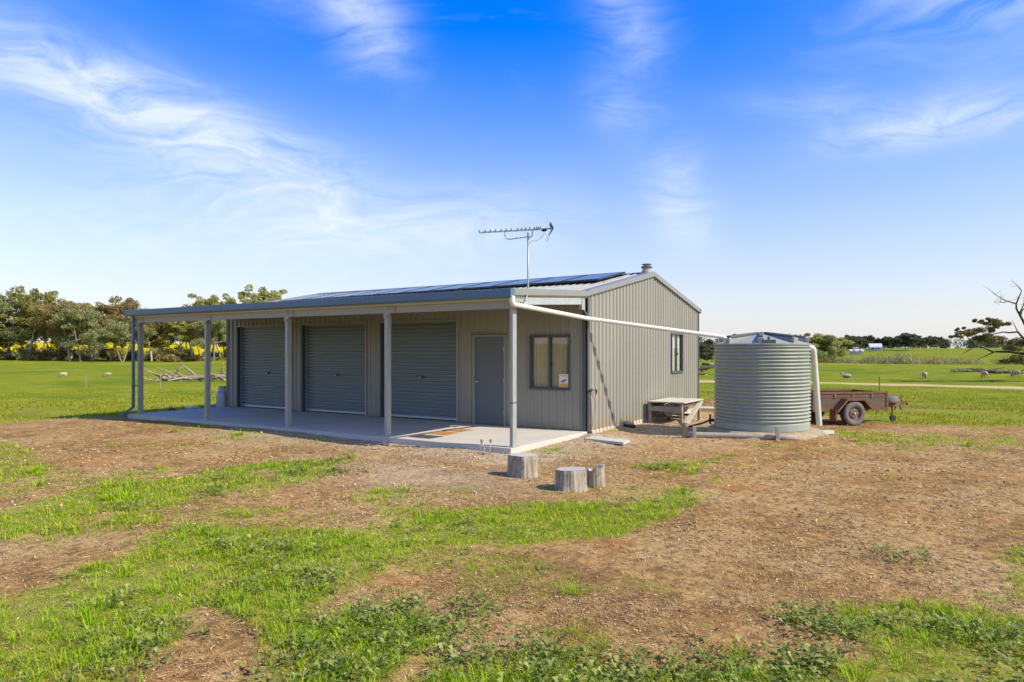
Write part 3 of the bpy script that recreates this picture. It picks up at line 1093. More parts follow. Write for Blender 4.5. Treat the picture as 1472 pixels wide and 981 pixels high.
# roller doors
for (a, b) in ROLL:
    rd = MB()
    zb, zt, per = 0.075, 2.44, 0.092
    pts = []
    n_ = int((zt - zb) / per)
    for i in range(n_ + 1):
        z = zb + i * per
        for dz, off in ((0.0, 0.035), (0.005, -0.012), (0.012, -0.028), (0.040, -0.028), (0.050, -0.014), (0.055, 0.035)):
            pts.append((z + dz, off))
    q = len(rd.v)
    for z, off in pts:
        rd.v += [(a + 0.09, 0.12 + off, z), (b - 0.09, 0.12 + off, z)]
    for i in range(len(pts) - 1):
        rd.f.append((q + 2 * i, q + 2 * i + 1, q + 2 * i + 3, q + 2 * i + 2))
    door = rd.build('roller_door', M_door, SH, smooth=True, auto=30)
    MB().box(a + 0.09, b - 0.09, 0.095, 0.135, 0.030, 0.078).build('bottom_rail', M_alu, door, bevel=0.004)
    MB().box(a + 0.09, b - 0.09, 0.10, 0.13, 0.006, 0.030).build('weather_seal', M_black, door)
    for (u, v_) in ((a + 0.05, a + 0.10), (b - 0.10, b - 0.05)):
        MB().box(u, v_, 0.07, 0.15, 0.003, 2.42).build('guide', M_door, door, bevel=0.004)
    xm = (a + b) / 2
    hd = MB()
    hd.box(xm - 0.11, xm + 0.11, 0.080, 0.107, 1.02, 1.075)
    h_ = hd.build('lock_plate', M_darkmetal, door, bevel=0.003)
    MB().lathe([(0.018, -0.03), (0.018, 0.0)], 12, (xm, 0.085, 1.048), 'y').bar((xm - 0.05, 0.056, 1.048), (xm + 0.05, 0.056, 1.048), 0.012, 0.016).build('handle', M_alu, h_)
    # jambs and head
    for (u, v_) in ((a - 0.002, a + 0.05), (b - 0.05, b + 0.002)):
        MB().box(u, v_, -0.034, 0.20, 0.002, 2.43).build('jamb', M_trim if u < a else M_beam, SH, bevel=0.003)
    MB().box(a - 0.01, b + 0.01, -0.036, 0.20, 2.42, 2.455).build('door_head', M_beam, SH, bevel=0.003)

# personal access door
pa = MB()
pa.box(PA[0] + 0.028, PA[1] - 0.028, -0.012, 0.03, 0.012, 2.03)
padoor = pa.build('access_door', M_padoor, SH, bevel=0.003)
fr = MB()
fr.box(PA[0] - 0.012, PA[0] + 0.024, -0.04, 0.06, 0.003, 2.07)
fr.box(PA[1] - 0.024, PA[1] + 0.012, -0.04, 0.06, 0.003, 2.07)
fr.box(PA[0] + 0.024, PA[1] - 0.024, -0.039, 0.06, 2.034, 2.07)
fr.build('door_frame', M_beam, padoor, bevel=0.002)
MB().box(PA[0] - 0.05, PA[1] + 0.05, -0.058, -0.004, 2.071, 2.088).build('head_flashing', M_trim, padoor)
kn = MB()
kx = PA[0] + 0.10
kn.lathe([(0.028, -0.016), (0.030, -0.02), (0.012, -0.024), (0.012, -0.045), (0.024, -0.052), (0.029, -0.068), (0.022, -0.082), (0.0004, -0.085)], 16, (kx, 0.0, 0.99), 'y')
kn.build('door_knob', M_alu, padoor, smooth=True)
for zz in (0.30, 1.02, 1.74):
    MB().box(PA[1] - 0.034, PA[1] - 0.020, -0.034, -0.010, zz - 0.05, zz + 0.05).build('hinge', M_alu, padoor)


# windows
def window(name, sx0, sx1, z0, z1, fn, curtains, cd=0.075):
    """fn maps (s, out, z) to a point; out is metres proud of the wall"""
    def bx(mb, s0, s1, o0, o1, za, zb):
        c = [fn(s, o_, z) for z in (za, zb) for (s, o_) in ((s0, o0), (s1, o0), (s1, o1), (s0, o1))]
        n = len(mb.v)
        mb.v += c
        mb.f += [(n, n + 1, n + 2, n + 3), (n + 4, n + 5, n + 6, n + 7)] + [(n + i, n + (i + 1) % 4, n + 4 + (i + 1) % 4, n + 4 + i) for i in range(4)]
        return mb
    root = MB()
    t = 0.045
    bx(root, sx0, sx1, -0.06, 0.05, z0, z0 + t)
    bx(root, sx0, sx1, -0.06, 0.05, z1 - t, z1)
    bx(root, sx0, sx0 + t, -0.06, 0.0495, z0 + t, z1 - t)
    bx(root, sx1 - t, sx1, -0.06, 0.0495, z0 + t, z1 - t)
    fr_ = root.build(name, M_trim, SH, bevel=0.003)
    sm = (sx0 + sx1) / 2
    inner = MB()
    bx(inner, sm - 0.022, sm + 0.022, -0.045, 0.03, z0 + t, z1 - t)
    for (u0, u1, o_) in ((sx0 + t, sm - 0.022, 0.012), (sm + 0.022, sx1 - t, -0.012)):
        for (a_, b_, c_, d_) in ((u0, u0 + 0.018, z0 + t, z1 - t), (u1 - 0.018, u1, z0 + t, z1 - t), (u0 + 0.018, u1 - 0.018, z0 + t, z0 + t + 0.02), (u0 + 0.018, u1 - 0.018, z1 - t - 0.02, z1 - t)):
            bx(inner, a_, b_, o_ - 0.012, o_ + 0.012, c_, d_)
    inner.build('sash', M_trim, fr_)
    for (u0, u1, o_) in ((sx0 + t + 0.016, sm - 0.036, 0.012), (sm + 0.036, sx1 - t - 0.016, -0.012)):
        bx(MB(), u0, u1, o_ - 0.002, o_ + 0.002, z0 + t + 0.016, z1 - t - 0.016).build('pane', M_glass, fr_)
    # cloth inside
    for (u0, u1, mt, amp) in curtains:
        cm = MB()
        nn = 46
        n0 = len(cm.v)
        for i in range(nn + 1):
            s_ = u0 + (u1 - u0) * i / nn
            o_ = -cd + amp * math.sin(i * 0.95) + amp * 0.5 * math.sin(i * 0.37 + 1)
            cm.v += [fn(s_, o_ * 1.0, z0 - 0.02), fn(s_, -cd + (o_ + cd) * 0.7, z1 + 0.02)]
        for i in range(nn):
            a_ = n0 + 2 * i
            cm.f.append((a_, a_ + 2, a_ + 3, a_ + 1))
        cm.build('curtain', mt, fr_, smooth=True)
    bk = MB()
    bx(bk, sx0 - 0.1, sx1 + 0.1, -0.62, -0.60, z0 - 0.1, z1 + 0.1)
    bk.build('room_lining', M_interior, fr_)
    lc = MB()
    bx(lc, sm + 0.012, sm + 0.04, 0.03, 0.045, (z0 + z1) / 2 - 0.06, (z0 + z1) / 2 + 0.01)
    lc.build('latch', M_black, fr_)
    return fr_, bx


fnF = lambda s, o_, z: (s, -o_, z)
fnG = lambda s, o_, z: (o_, s, z)
wnf, bxf = window('front_window', WIN[0], WIN[1], WIN[2], WIN[3], fnF, [(WIN[0] - 0.02, -0.93, M_curtain, 0.014), (-0.885, -0.52, M_curtain, 0.02), (-0.47, WIN[1] + 0.03, M_curtain, 0.012)])
window('side_window', GW[0], GW[1], GW[2], GW[3], fnG, [(GW[0] - 0.02, (GW[0] + GW[1]) / 2 + 0.0, M_blind, 0.003), ((GW[0] + GW[1]) / 2 + 0.12, GW[1] - 0.10, M_blind, 0.003)], cd=0.032)
# camera warning sticker in the lower right pane
st_ = MB()
sx0, sx1, sz0, sz1 = -0.672, -0.452, 0.918, 1.205
bxf(st_, sx0, sx1, 0.0, 0.002, sz0, sz1)
stk = st_.build('warning_sticker', M_white, wnf)
stk['label'] = 'white and yellow camera warning sticker'
bxf(MB(), sx0 + 0.012, sx1 - 0.012, 0.002, 0.003, sz0 + 0.012, sz0 + 0.082).build('yellow_band', M_yellow, stk)
bxf(MB(), sx0 + 0.03, sx1 - 0.03, 0.002, 0.003, sz1 - 0.055, sz1 - 0.022).build('yellow_strip', M_yellow, stk)
cmx = (sx0 + sx1) / 2
ic = MB()
ic.prism([(cmx - 0.07, -0.0042, 1.045), (cmx - 0.058, -0.0042, 1.02), (cmx + 0.062, -0.0042, 1.066), (cmx + 0.05, -0.0042, 1.094)], (0, 0.001, 0))
ic.prism([(cmx - 0.005, -0.0042, 1.038), (cmx + 0.012, -0.0042, 1.044), (cmx + 0.022, -0.0042, 1.018), (cmx + 0.006, -0.0042, 1.012)], (0, 0.001, 0))
ic.build('camera_symbol', M_black, stk)

# solar panels on rails
Y0, ZP = 1.67, 3.405
cp, sp_ = math.cos(PIT), math.sin(PIT)
pf = MB()
for (x0, x1, y0, y1) in ((-0.495, 0.495, 0, 0.03), (-0.495, 0.495, 1.62, 1.65), (-0.495, -0.465, 0.03, 1.62), (0.465, 0.495, 0.03, 1.62)):
    pf.box(x0, x1, y0, y1, -0.035, 0.005)
pan0 = pf.build('solar_panel', M_darkmetal, SH)
cell0 = MB().box(-0.466, 0.466, 0.029, 1.621, -0.03, 0.001).build('solar_cells', M_solar, pan0)
NP = 11
for i in range(NP):
    o = pan0 if i == 0 else pan0.copy()
    if i:
        COL.objects.link(o)
        c = cell0.copy()
        COL.objects.link(c)
        c.parent = o
    o.location = (-1.03 - 1.04 * i, Y0, ZP - 0.0075 * (0.5 + 1.04 * i))
    o.rotation_euler = (PIT, -0.0075, 0)
for q_ in (0.33, 1.30):
    yy, zz = Y0 + q_ * cp, ZP + q_ * sp_ - 0.06
    rl = MB()
    rl.bar((-1.03 - 1.04 * (NP - 1) - 0.56, yy, zz - 0.088), (-0.46, yy, zz), 0.04, 0.036)
    r_ = rl.build('mounting_rail', M_darkmetal, SH)
    ft = MB()
    for i in range(10):
        fx_ = -0.62 - i * 1.2
        ft.box(fx_ - 0.02, fx_ + 0.02, yy - 0.03, yy + 0.03, roofz(yy) - 0.01, zz - 0.02 - 0.0075 * (-fx_ - 0.5))
    tag(ft.build('mounting_foot', M_alu, r_), kind='stuff')
# flue at the ridge
fl = MB()
fx, fy = -0.16, WY / 2 + 0.02
fl.lathe([(0.15, -0.06), (0.14, 0.06), (0.115, 0.075), (0.115, 0.135), (0.135, 0.14), (0.135, 0.185), (0.09, 0.19), (0.085, 0.235)], 24, (fx, fy, HR))
flo = fl.build('flue', M_galvpost, SH, smooth=True, auto=40)
MB().lathe([(0.02, 0.262), (0.13, 0.245), (0.135, 0.235), (0.085, 0.228), (0.001, 0.228)], 24, (fx, fy, HR)).build('cowl', M_rustpanel, flo, smooth=True, auto=40)
MB().lathe([(0.138, 0.142), (0.142, 0.15), (0.142, 0.175), (0.138, 0.183)], 24, (fx, fy, HR)).build('band', M_rustpanel, flo, smooth=True)

# ================================================================== TV ANTENNA
AN = thing('tv_antenna', 'long thin rooftop television antenna on a bent steel mast', 'antenna', (0.05, -2.60, 2.60))
mast = [(-0.012, -0.02, -0.02), (0.0, 0.02, 0.04), (0.0, 0.07, 0.12), (0.0, 0.095, 0.20), (0.0, 0.10, 0.32), (0.0, 0.10, 1.25)]
MB().tube(mast, 0.0165, 10).build('mast', M_galvpost, AN, smooth=True)
bd = Vector((0.8436, 0.5371, 0.0)) * 1.0
bl, br_ = Vector((-0.745, -0.378, 1.243)), Vector((0.375, 0.335, 1.318))
MB().bar(bl, br_, 0.026, 0.026).build('boom', M_galvpost, AN)
bdir = (br_ - bl).normalized()
edir = Vector((-bdir.y, bdir.x, 0)).normalized()
els = [0.0, .079, .15, .222, .296, .367, .432, .52, .576, .63, .685, .745, .775, .80, .825]
for i, t_ in enumerate(els):
    c_ = bl + (br_ - bl) * (t_ + 0.004) + Vector((0, 0, 0.016))
    ln = 0.13 + 0.035 * t_
    MB().tube([c_ - edir * ln, c_ + edir * ln], 0.0095, 6).build('element', M_darkmetal, AN)
# feed box, corner reflector, long dipole rods
fb = bl + (br_ - bl) * 0.885 - Vector((0, 0, 0.022))
MB().box(fb.x - 0.04, fb.x + 0.04, fb.y - 0.03, fb.y + 0.03, fb.z - 0.02, fb.z + 0.02).build('feed_box', M_black, AN, bevel=0.005)
for sg in (1, -1):
    tip_ = br_ - bdir * 0.045 + Vector((0, 0, 0.085 * sg))
    for k in range(5):
        f_ = k / 4
        c_ = br_ + (tip_ - br_) * f_
        MB().tube([c_ - edir * 0.16, c_ + edir * 0.16], 0.009, 6).build('reflector_rod', M_darkmetal, AN)
    MB().bar(br_ + Vector((0.01, 0.006, 0)), tip_, 0.02, 0.012, edir).build('reflector_arm', M_black, AN)
for (p_, q_) in ((br_ + Vector((0, 0, 0.06)) - bdir * 0.03, br_ + Vector((0, 0, 0.19)) - bdir * 0.115),
                 (br_ - Vector((0, 0, 0.08)) - bdir * 0.04, br_ - Vector((0, 0, 0.25)) - bdir * 0.10),
                 (br_ - Vector((0, 0, 0.08)) - bdir * 0.06, br_ - Vector((0, 0, 0.22)) - bdir * 0.125)):
    MB().tube([p_, q_], 0.005, 6).build('dipole_rod', M_drum, AN)
hl = [bl + (br_ - bl) * 0.352, bl + (br_ - bl) * 0.352 + Vector((0, 0, -0.08)), bl + (br_ - bl) * 0.37 + Vector((0, 0, -0.13)), bl + (br_ - bl) * 0.41 + Vector((0, 0, -0.15)),
      Vector((0.0, 0.10, 1.17)), bl + (br_ - bl) * 0.69 + Vector((0, 0, -0.145)), bl + (br_ - bl) * 0.722 + Vector((0, 0, -0.11)), bl + (br_ - bl) * 0.728]
MB().tube(hl, 0.011, 8).build('cradle', M_galvpost, AN, smooth=True)
MB().tube([fb, fb + Vector((0.0, 0, -0.06)), fb + Vector((-0.05, -0.03, -0.14)), fb + Vector((-0.11, -0.07, -0.19)), fb + Vector((-0.20, -0.13, -0.20)), Vector((0.012, 0.11, 1.03))], 0.0045, 6).build('cable', M_hose, AN, smooth=True)

# ================================================================== RAINWATER PIPE TO THE TANK
RP = thing('rainwater_pipe', 'white plastic pipe slung from the awning corner to the water tank', 'pipe', (0.08, -3.06, 2.51))


def rel(o, pts):
    return [Vector(p) - o.location for p in pts]


MB().tube(rel(RP, [(0.06, -3.045, 2.66), (0.06, -3.06, 2.57), (0.066, -3.04, 2.525), (0.08, -2.98, 2.51)]), 0.05, 16).build('elbow', M_pvc, RP, smooth=True, auto=60)
PB, PE = Vector((0.095, -0.02, 2.375)), Vector((2.31, 1.86, 2.012))
MB().tube(rel(RP, [(0.08, -3.0, 2.512), PB]), 0.044, 16).build('run', M_pvc, RP, smooth=True, auto=60)
MB().tube(rel(RP, [PB, PE]), 0.044, 16).build('run', M_pvc, RP, smooth=True, auto=60)
for p_, q_ in (((0.08, -2.62, 2.494), (0.081, -2.58, 2.492)), (PB - Vector((0.0, 0.07, -0.003)), PB + Vector((0.05, 0.045, -0.009)))):
    MB().tube(rel(RP, [p_, q_]), 0.049, 16).build('coupling', M_pvc2, RP, smooth=True, auto=60)
MB().tube(rel(RP, [PE, PE + Vector((0.05, 0.04, -0.02)), PE + Vector((0.075, 0.06, -0.07)), PE + Vector((0.08, 0.065, -0.13))]), 0.046, 16).build('drop', M_pvc, RP, smooth=True, auto=60)
MB().tube(rel(RP, [(0.0, -0.19, 2.60), (0.05, -0.05, 2.425)]), 0.008, 6).build('hanger', M_galv, RP)
MB().tube(rel(RP, [(0.052, -2.65, 2.56), (0.07, -2.62, 2.545)]), 0.012, 6).build('hanger', M_galv, RP)

# ================================================================== WATER TANK
TK = thing('water_tank', 'round ribbed grey-green plastic rainwater tank beside the shed', 'water tank', (TC[0], TC[1], 0.055))
TK.scale = (0.945, 0.945, 1.0)
RT = 1.025
pr_ = [(RT - 0.05, 0.0), (RT + 0.012, 0.004), (RT + 0.012, 0.135), (RT - 0.01, 0.15)]
z = 0.165
HB = 1.80
nrib = 22
per = (HB - 0.03 - z) / nrib
for i in range(nrib):
    for fz, ro in ((0.0, -0.012), (0.2, -0.004), (0.38, 0.016), (0.55, 0.02), (0.72, 0.014), (0.9, -0.006)):
        pr_.append((RT + ro * 1.35, z + (i + fz) * per))
pr_ += [(RT - 0.01, HB - 0.035), (RT + 0.03, HB - 0.028), (RT + 0.032, HB), (RT - 0.005, HB + 0.006)]
tb = MB().lathe(pr_, 96)
body = tb.build('tank_body', M_tank, TK, smooth=True, auto=48)
rfm = MB().lathe([(RT - 0.006, HB + 0.005), (0.93, HB + 0.03), (0.12, HB + 0.215), (0.001, HB + 0.225)], 64)
trf = rfm.build('tank_roof', M_tankpale, TK, smooth=True)
for k in range(8):
    a_ = R(12.5 + 45 * k)
    ca, sa = math.cos(a_), math.sin(a_)
    rb = MB()
    p0 = Vector((ca * 0.10, sa * 0.10, HB + 0.235))
    p1 = Vector((ca * 0.94, sa * 0.94, HB + 0.135))
    rb.bar(p0, p1, 0.075, 0.05)
    rb_ = rb.build('roof_rib', M_tankrib, trf, bevel=0.008)
    lw = MB()
    lw.bar(Vector((ca * 0.12, sa * 0.12, HB + 0.195)), Vector((ca * 0.955, sa * 0.955, HB + 0.075)), 0.05, 0.09)
    lw.build('rib_web', M_tankpale, trf, bevel=0.006)
    MB().bar(Vector((ca * 0.93, sa * 0.93, HB + 0.06)), Vector((ca * 1.005, sa * 1.005, HB + 0.055)), 0.13, 0.13).build('rib_foot', M_tankpale, trf, bevel=0.012)
# lifting lug facing the yard
la = math.atan2(-0.86, 0.51)
ca, sa = math.cos(R(-68)), math.sin(R(-68))
lug = MB()
lug.bar(Vector((ca * 0.90, sa * 0.90, HB + 0.045)), Vector((ca * 1.03, sa * 1.03, HB + 0.04)), 0.27, 0.075)
lg_ = lug.build('lifting_lug', M_tankrib, trf, bevel=0.01)
MB().lathe([(0.03, 0), (0.03, 0.05), (0.016, 0.065), (0.0005, 0.066)], 12, (ca * 0.95, sa * 0.95, HB + 0.08)).build('lug_knob', M_tankrib, lg_)
MB().lathe([(0.06, 0), (0.06, 0.03), (0.035, 0.055), (0.0005, 0.06)], 14, (-0.62, 0.10, HB + 0.17)).build('vent', M_tankrib, trf)
# overflow pipe down the far side
dirp = Vector((0.8436, 0.5371, 0))
p0 = dirp * (RT - 0.03) + Vector((0, 0, 1.725))
ov = [p0, p0 + dirp * 0.11, p0 + dirp * 0.165 + Vector((0, 0.01, -0.015)), p0 + dirp * 0.195 + Vector((0, 0.015, -0.05)), p0 + dirp * 0.205 + Vector((0, 0.02, -0.11))]
MB().tube(ov, 0.068, 18).build('overflow_elbow', M_pvc2, TK, smooth=True, auto=60)
MB().tube([ov[-1] + Vector((0, 0, 0.02)), p0 + dirp * 0.29 + Vector((0.02, 0.14, -1.70))], 0.064, 18).build('overflow_pipe', M_pvc2, TK, smooth=True, auto=60)
# outlet fitting at the foot, near the table
ca, sa = math.cos(R(196)), math.sin(R(196))
oc_ = Vector((ca * (RT + 0.01), sa * (RT + 0.01), 0.12))
MB().tube([oc_, oc_ + Vector((ca * 0.12, sa * 0.12, 0))], 0.035, 12).tube([oc_ + Vector((ca * 0.09, sa * 0.09, -0.09)), oc_ + Vector((ca * 0.09, sa * 0.09, 0.13))], 0.022, 10).build('outlet_valve', M_black, TK)
MB().tube([oc_ + Vector((ca * 0.1, sa * 0.1, 0)), oc_ + Vector((ca * 0.25, sa * 0.25, -0.07)), oc_ + Vector((ca * 0.55, sa * 0.55 - 0.1, -0.15))], 0.02, 8).build('outlet_hose', M_black, TK, smooth=True)

# ================================================================== YARD OBJECTS
def rock(name, label, loc, size, seed, mat=None, cat='stone'):
    rnd = random.Random(seed)
    bm = bmesh.new()
    bmesh.ops.create_icosphere(bm, subdivisions=2, radius=1)
    ph = [rnd.uniform(0, 6) for _ in range(6)]
    for v in bm.verts:
        d = 1 + 0.16 * math.sin(3 * v.co.x + ph[0]) + 0.14 * math.sin(4 * v.co.y + ph[1]) + 0.12 * math.sin(5 * v.co.z + ph[2]) + rnd.uniform(-.07, .07)
        v.co = Vector((v.co.x * size[0] * d, v.co.y * size[1] * d, v.co.z * size[2] * d))
    me = bpy.data.meshes.new(name)
    bm.to_mesh(me)
    bm.free()
    me.materials.append(mat or M_rock)
    o = bpy.data.objects.new(name, me)
    COL.objects.link(o)
    o.location = (loc[0], loc[1], tz(*loc[:2]) + size[2] * 0.55)
    return tag(o, label, cat)


# doormats
def doormat(label, corners, mat, grp=None):
    cx = sum(c[0] for c in corners) / 4
    cy = sum(c[1] for c in corners) / 4
    m_ = MB()
    # a mat with a slightly wavy top and a bound edge
    nx, ny = 8, 6
    n0 = 0
    c0, c1, c2, c3 = [Vector((c[0] - cx, c[1] - cy, 0)) for c in corners]
    for j in range(ny + 1):
        for i in range(nx + 1):
            u, v_ = i / nx, j / ny
            p = (c0 * (1 - u) + c1 * u) * (1 - v_) + (c3 * (1 - u) + c2 * u) * v_
            e = min(u, v_, 1 - u, 1 - v_)
            m_.v.append((p.x, p.y, (0.014 if e > 0.01 else 0.009) + 0.0015 * math.sin(i * 2.1 + j * 1.3)))
    for j in range(ny):
        for i in range(nx):
            a = j * (nx + 1) + i
            m_.f.append((a, a + 1, a + nx + 2, a + nx + 1))
    rim = [i for i in range(nx + 1)] + [(j) * (nx + 1) + nx for j in range(1, ny + 1)] + [ny * (nx + 1) + i for i in range(nx - 1, -1, -1)] + [j * (nx + 1) for j in range(ny - 1, 0, -1)]
    k0 = len(m_.v)
    for r_ in rim:
        p = m_.v[r_]
        m_.v.append((p[0], p[1], 0.001))
    for i in range(len(rim)):
        j = (i + 1) % len(rim)
        m_.f.append((rim[j], rim[i], k0 + i, k0 + j))
    o = m_.build('doormat', mat, loc=(cx, cy, 0.0))
    return tag(o, label, 'doormat', grp)


doormat('dark grey doormat by the awning edge', [(-2.56, -2.76), (-2.02, -2.77), (-2.0, -2.36), (-2.57, -2.34)], M_matdark)
doormat('tan coir doormat lying next to the dark mat', [(-2.66, -2.12), (-2.07, -2.16), (-2.1, -1.70), (-2.65, -1.66)], M_mat)
doormat('tan coir doormat closest to the shed door', [(-2.70, -1.52), (-2.16, -1.53), (-2.14, -1.12), (-2.65, -1.10)], M_mat)


# stumps
def stump(label, x, y, r, h, seed, broken=False, tilt=0.0):
    rnd = random.Random(seed)
    root = thing('tree_stump', label, 'stump', (x, y, tz(x, y) - 0.015))
    ph = [rnd.uniform(0, 6.28) for _ in range(5)]

    def wob(t, z):
        fl = 1 + 0.10 * max(0, 1 - z / (h * 0.5)) ** 2 * (1 + 0.6 * math.sin(4 * t + ph[0]))
        return fl * (1 + 0.06 * math.sin(2 * t + ph[0]) + 0.05 * math.sin(3 * t + ph[1] + z) + 0.035 * math.sin(7 * t + ph[2] + 2 * z) - 0.05 * max(0, math.sin(5 * t + ph[3] + z * 2.5)) ** 8 - 0.06 * max(0, math.sin(3 * t + ph[4])) ** 24 + 0.012 * math.sin(29 * t + ph[4] + 3 * z))
    sm_ = MB()
    seg = 120
    zs = [0.0, h * .08, h * .2, h * .35, h * .5, h * .65, h * .8, h * .9, h * .96, h]
    sm_.lathe([(r * (1.0 if z < h * 0.95 else 0.965), z) for z in zs], seg, wob=wob)
    if broken or tilt:
        sm_.v = [(a, b, c + (c / h) ** 2 * ((0.16 * a / r + 0.10 * math.sin(5 * math.atan2(b, a) + 1)) * (h if broken else 0) + tilt * a)) for a, b, c in sm_.v]
    ring = sm_.v[-seg:]
    sm_.build('trunk', M_stump, root, smooth=True)
    tp = MB()
    tp.v = [(a * k_, b * k_, c - (0.02 if broken else 0.0) * (1 - k_) + 0.001) for k_ in (0.999, 0.55) for a, b, c in ring] + [(0, 0, sum(p[2] for p in ring) / seg - (0.03 if broken else 0))]
    for i in range(seg):
        j = (i + 1) % seg
        tp.f.append((i, j, seg + j, seg + i))
        tp.f.append((seg + i, seg + j, 2 * seg))
    tp.build('cut_face', M_stumptop, root)
    return root


stump('grey sawn tree stump standing nearest the awning corner post', 1.30, -4.70, 0.205, 0.315, 3)
stump('pale smooth grey sawn stump set in front of a broken stump', 2.31, -5.16, 0.195, 0.285, 8, tilt=0.05)
stump('short ragged brown stump touching the back of a pale stump', 2.50, -4.80, 0.13, 0.25, 12, broken=True)

# concrete strip by the corner
cs = MB()
cs.prism([(-0.47, -0.20, 0), (0.45, -0.38, 0), (0.41, 0.02, 0), (-0.5, 0.24, 0)], (0, 0, 0.05))
zc = -0.085
o = cs.build('concrete_strip', M_concretestrip, loc=(0.80, -0.60, zc), bevel=0.006)
tag(o, 'flat pale concrete strip lying in the dirt at the shed corner', 'paver')


# standpipes in front of the slab
def standpipe(label, x, y, h, two):
    r_ = thing('standpipe', label, 'standpipe', (x, y, tz(x, y)))
    MB().tube([(0, 0, -0.05), (0.005, 0, h * 0.5), (0.03, 0.0, h)], 0.011, 8).build('riser', M_hose, r_, smooth=True)
    if two:
        MB().tube([(0.075, 0.02, -0.05), (0.065, 0.02, h * 0.4), (0.035, 0.005, h)], 0.011, 8).build('riser', M_hose, r_, smooth=True)
    MB().lathe([(0.001, h - 0.012), (0.026, h - 0.006), (0.032, h + 0.008), (0.030, h + 0.03), (0.018, h + 0.036), (0.0005, h + 0.036)], 14, (0.032, 0.0, 0)).build('cap', M_brass, r_, smooth=True, auto=40)
    return r_


standpipe('pale two-legged standpipe in front of the slab edge', -0.47, -3.26, 0.21, True)
standpipe('slim single standpipe beside the awning corner post', -0.32, -3.20, 0.22, False)
rock('stone', 'small pale stone between the two standpipes', (-0.33, -3.34), (0.045, 0.035, 0.03), 5, M_rock)

# garden tap and hose at the corner
TP = thing('garden_tap', 'black tap on a thin standpipe at the shed corner', 'tap', (0.085, -0.01, -0.06))
MB().tube([(0, 0, -0.05), (0, 0, 0.93)], 0.012, 8).build('riser', M_black, TP)
MB().tube([(0, 0, 0.93), (0.0, 0.05, 0.95), (0.02, 0.10, 0.93)], 0.014, 8).box(-0.02, 0.02, -0.035, 0.035, 0.90, 0.95).build('tap_body', M_black, TP)
MB().lathe([(0.03, -0.06), (0.035, 0.02), (0.02, 0.04)], 10, (0, 0, 0.03)).build('base_fitting', M_black, TP)
HS = thing('garden_hose', 'pale hose hanging in a loop against the corner of the shed', 'hose', (0.06, 0.0, 0.0))
hp = []
for i in range(21):
    t_ = i / 20
    yy = 0.02 + 0.26 * t_
    zz = 0.10 + 0.66 * abs(2 * t_ - 1) ** 2.2
    hp.append((0.02 + 0.01 * math.sin(t_ * 9), yy, zz))
MB().tube(hp, 0.008, 8).build('hose', M_hose, HS, smooth=True)
MB().tube([(0.02, 0.28, 0.76), (0.02, 0.285, 0.81)], 0.016, 8).build('connector', M_red, HS)
MB().tube([(0.02, 0.285, 0.81), (0.02, 0.27, 0.88)], 0.02, 8).build('nozzle', M_black, HS)
# stub of black drain on the ground by the wall
dr = MB().tube([(-0.16, 0.10, 0.03), (0.16, -0.06, 0.035)], 0.045, 12)
o = dr.build('drain_pipe', M_black, loc=(0.17, 1.82, tz(0.17, 1.82)))
tag(o, 'short black pipe lying at the foot of the gable wall', 'pipe')

# rough timber table
TB = thing('timber_table', 'low weathered timber table against the gable wall', 'table', (0.55, 3.95, tz(0.55, 3.95) - 0.01))
hz_ = 0.53
for i in range(5):
    x0 = -0.45 + i * 0.19
    MB().box(x0, x0 + 0.184, -0.80 + 0.02 * (i % 2), 0.78 - 0.03 * (i % 3), hz_, hz_ + 0.032).build('top_plank', M_timberlight, TB, bevel=0.005)
for (lx, ly) in ((-0.40, -0.72), (0.40, -0.72), (0.40, 0.66), (-0.40, 0.66)):
    MB().box(lx - 0.035, lx + 0.035, ly - 0.03, ly + 0.03, -0.06, hz_ - 0.001).build('leg', M_timber, TB, bevel=0.005)
MB().box(-0.43, 0.43, -0.782, -0.752, hz_ - 0.21, hz_ - 0.09).build('apron_board', M_timber, TB, bevel=0.004)
MB().box(-0.43, 0.43, 0.692, 0.72, hz_ - 0.15, hz_ - 0.02).build('apron_board', M_timber, TB, bevel=0.004)
for sx in (-0.40, 0.40):
    MB().box(sx - 0.02, sx + 0.02, -0.69, 0.63, hz_ - 0.10, hz_ - 0.003).build('rail', M_timberdark, TB, bevel=0.004)
MB().bar((0.462, 0.62, hz_ - 0.03), (0.474, -0.62, 0.03), 0.03, 0.13, (1, 0, 0)).build('brace_plank', M_timberlight, TB, bevel=0.004)
MB().bar((-0.36, 0.55, 0.02), (-0.20, -0.55, 0.30), 0.03, 0.10, (1, 0, 0)).build('brace_plank', M_timber, TB, bevel=0.004)
DRM = thing('steel_drum', 'old grey drum lying under the timber table', 'drum', (0.55, 4.0, tz(0.55, 4.0) + 0.33))
dprof = [(0.001, -0.55), (0.15, -0.55), (0.155, -0.54), (0.15, -0.2), (0.157, -0.18), (0.15, -0.16), (0.15, 0.16), (0.157, 0.18), (0.15, 0.2), (0.155, 0.5), (0.15, 0.51), (0.001, 0.51)]
MB().lathe(dprof, 28, axis='y').build('barrel', M_drum, DRM, smooth=True, auto=40)
for yy in (-0.4, 0.38):
    MB().box(-0.36, 0.36, yy - 0.03, yy + 0.03, -0.215, -0.155).build('bearer', M_timberdark, DRM)

# tank-pad edging log and stakes
def lz(x, y):
    return tz(x, y)


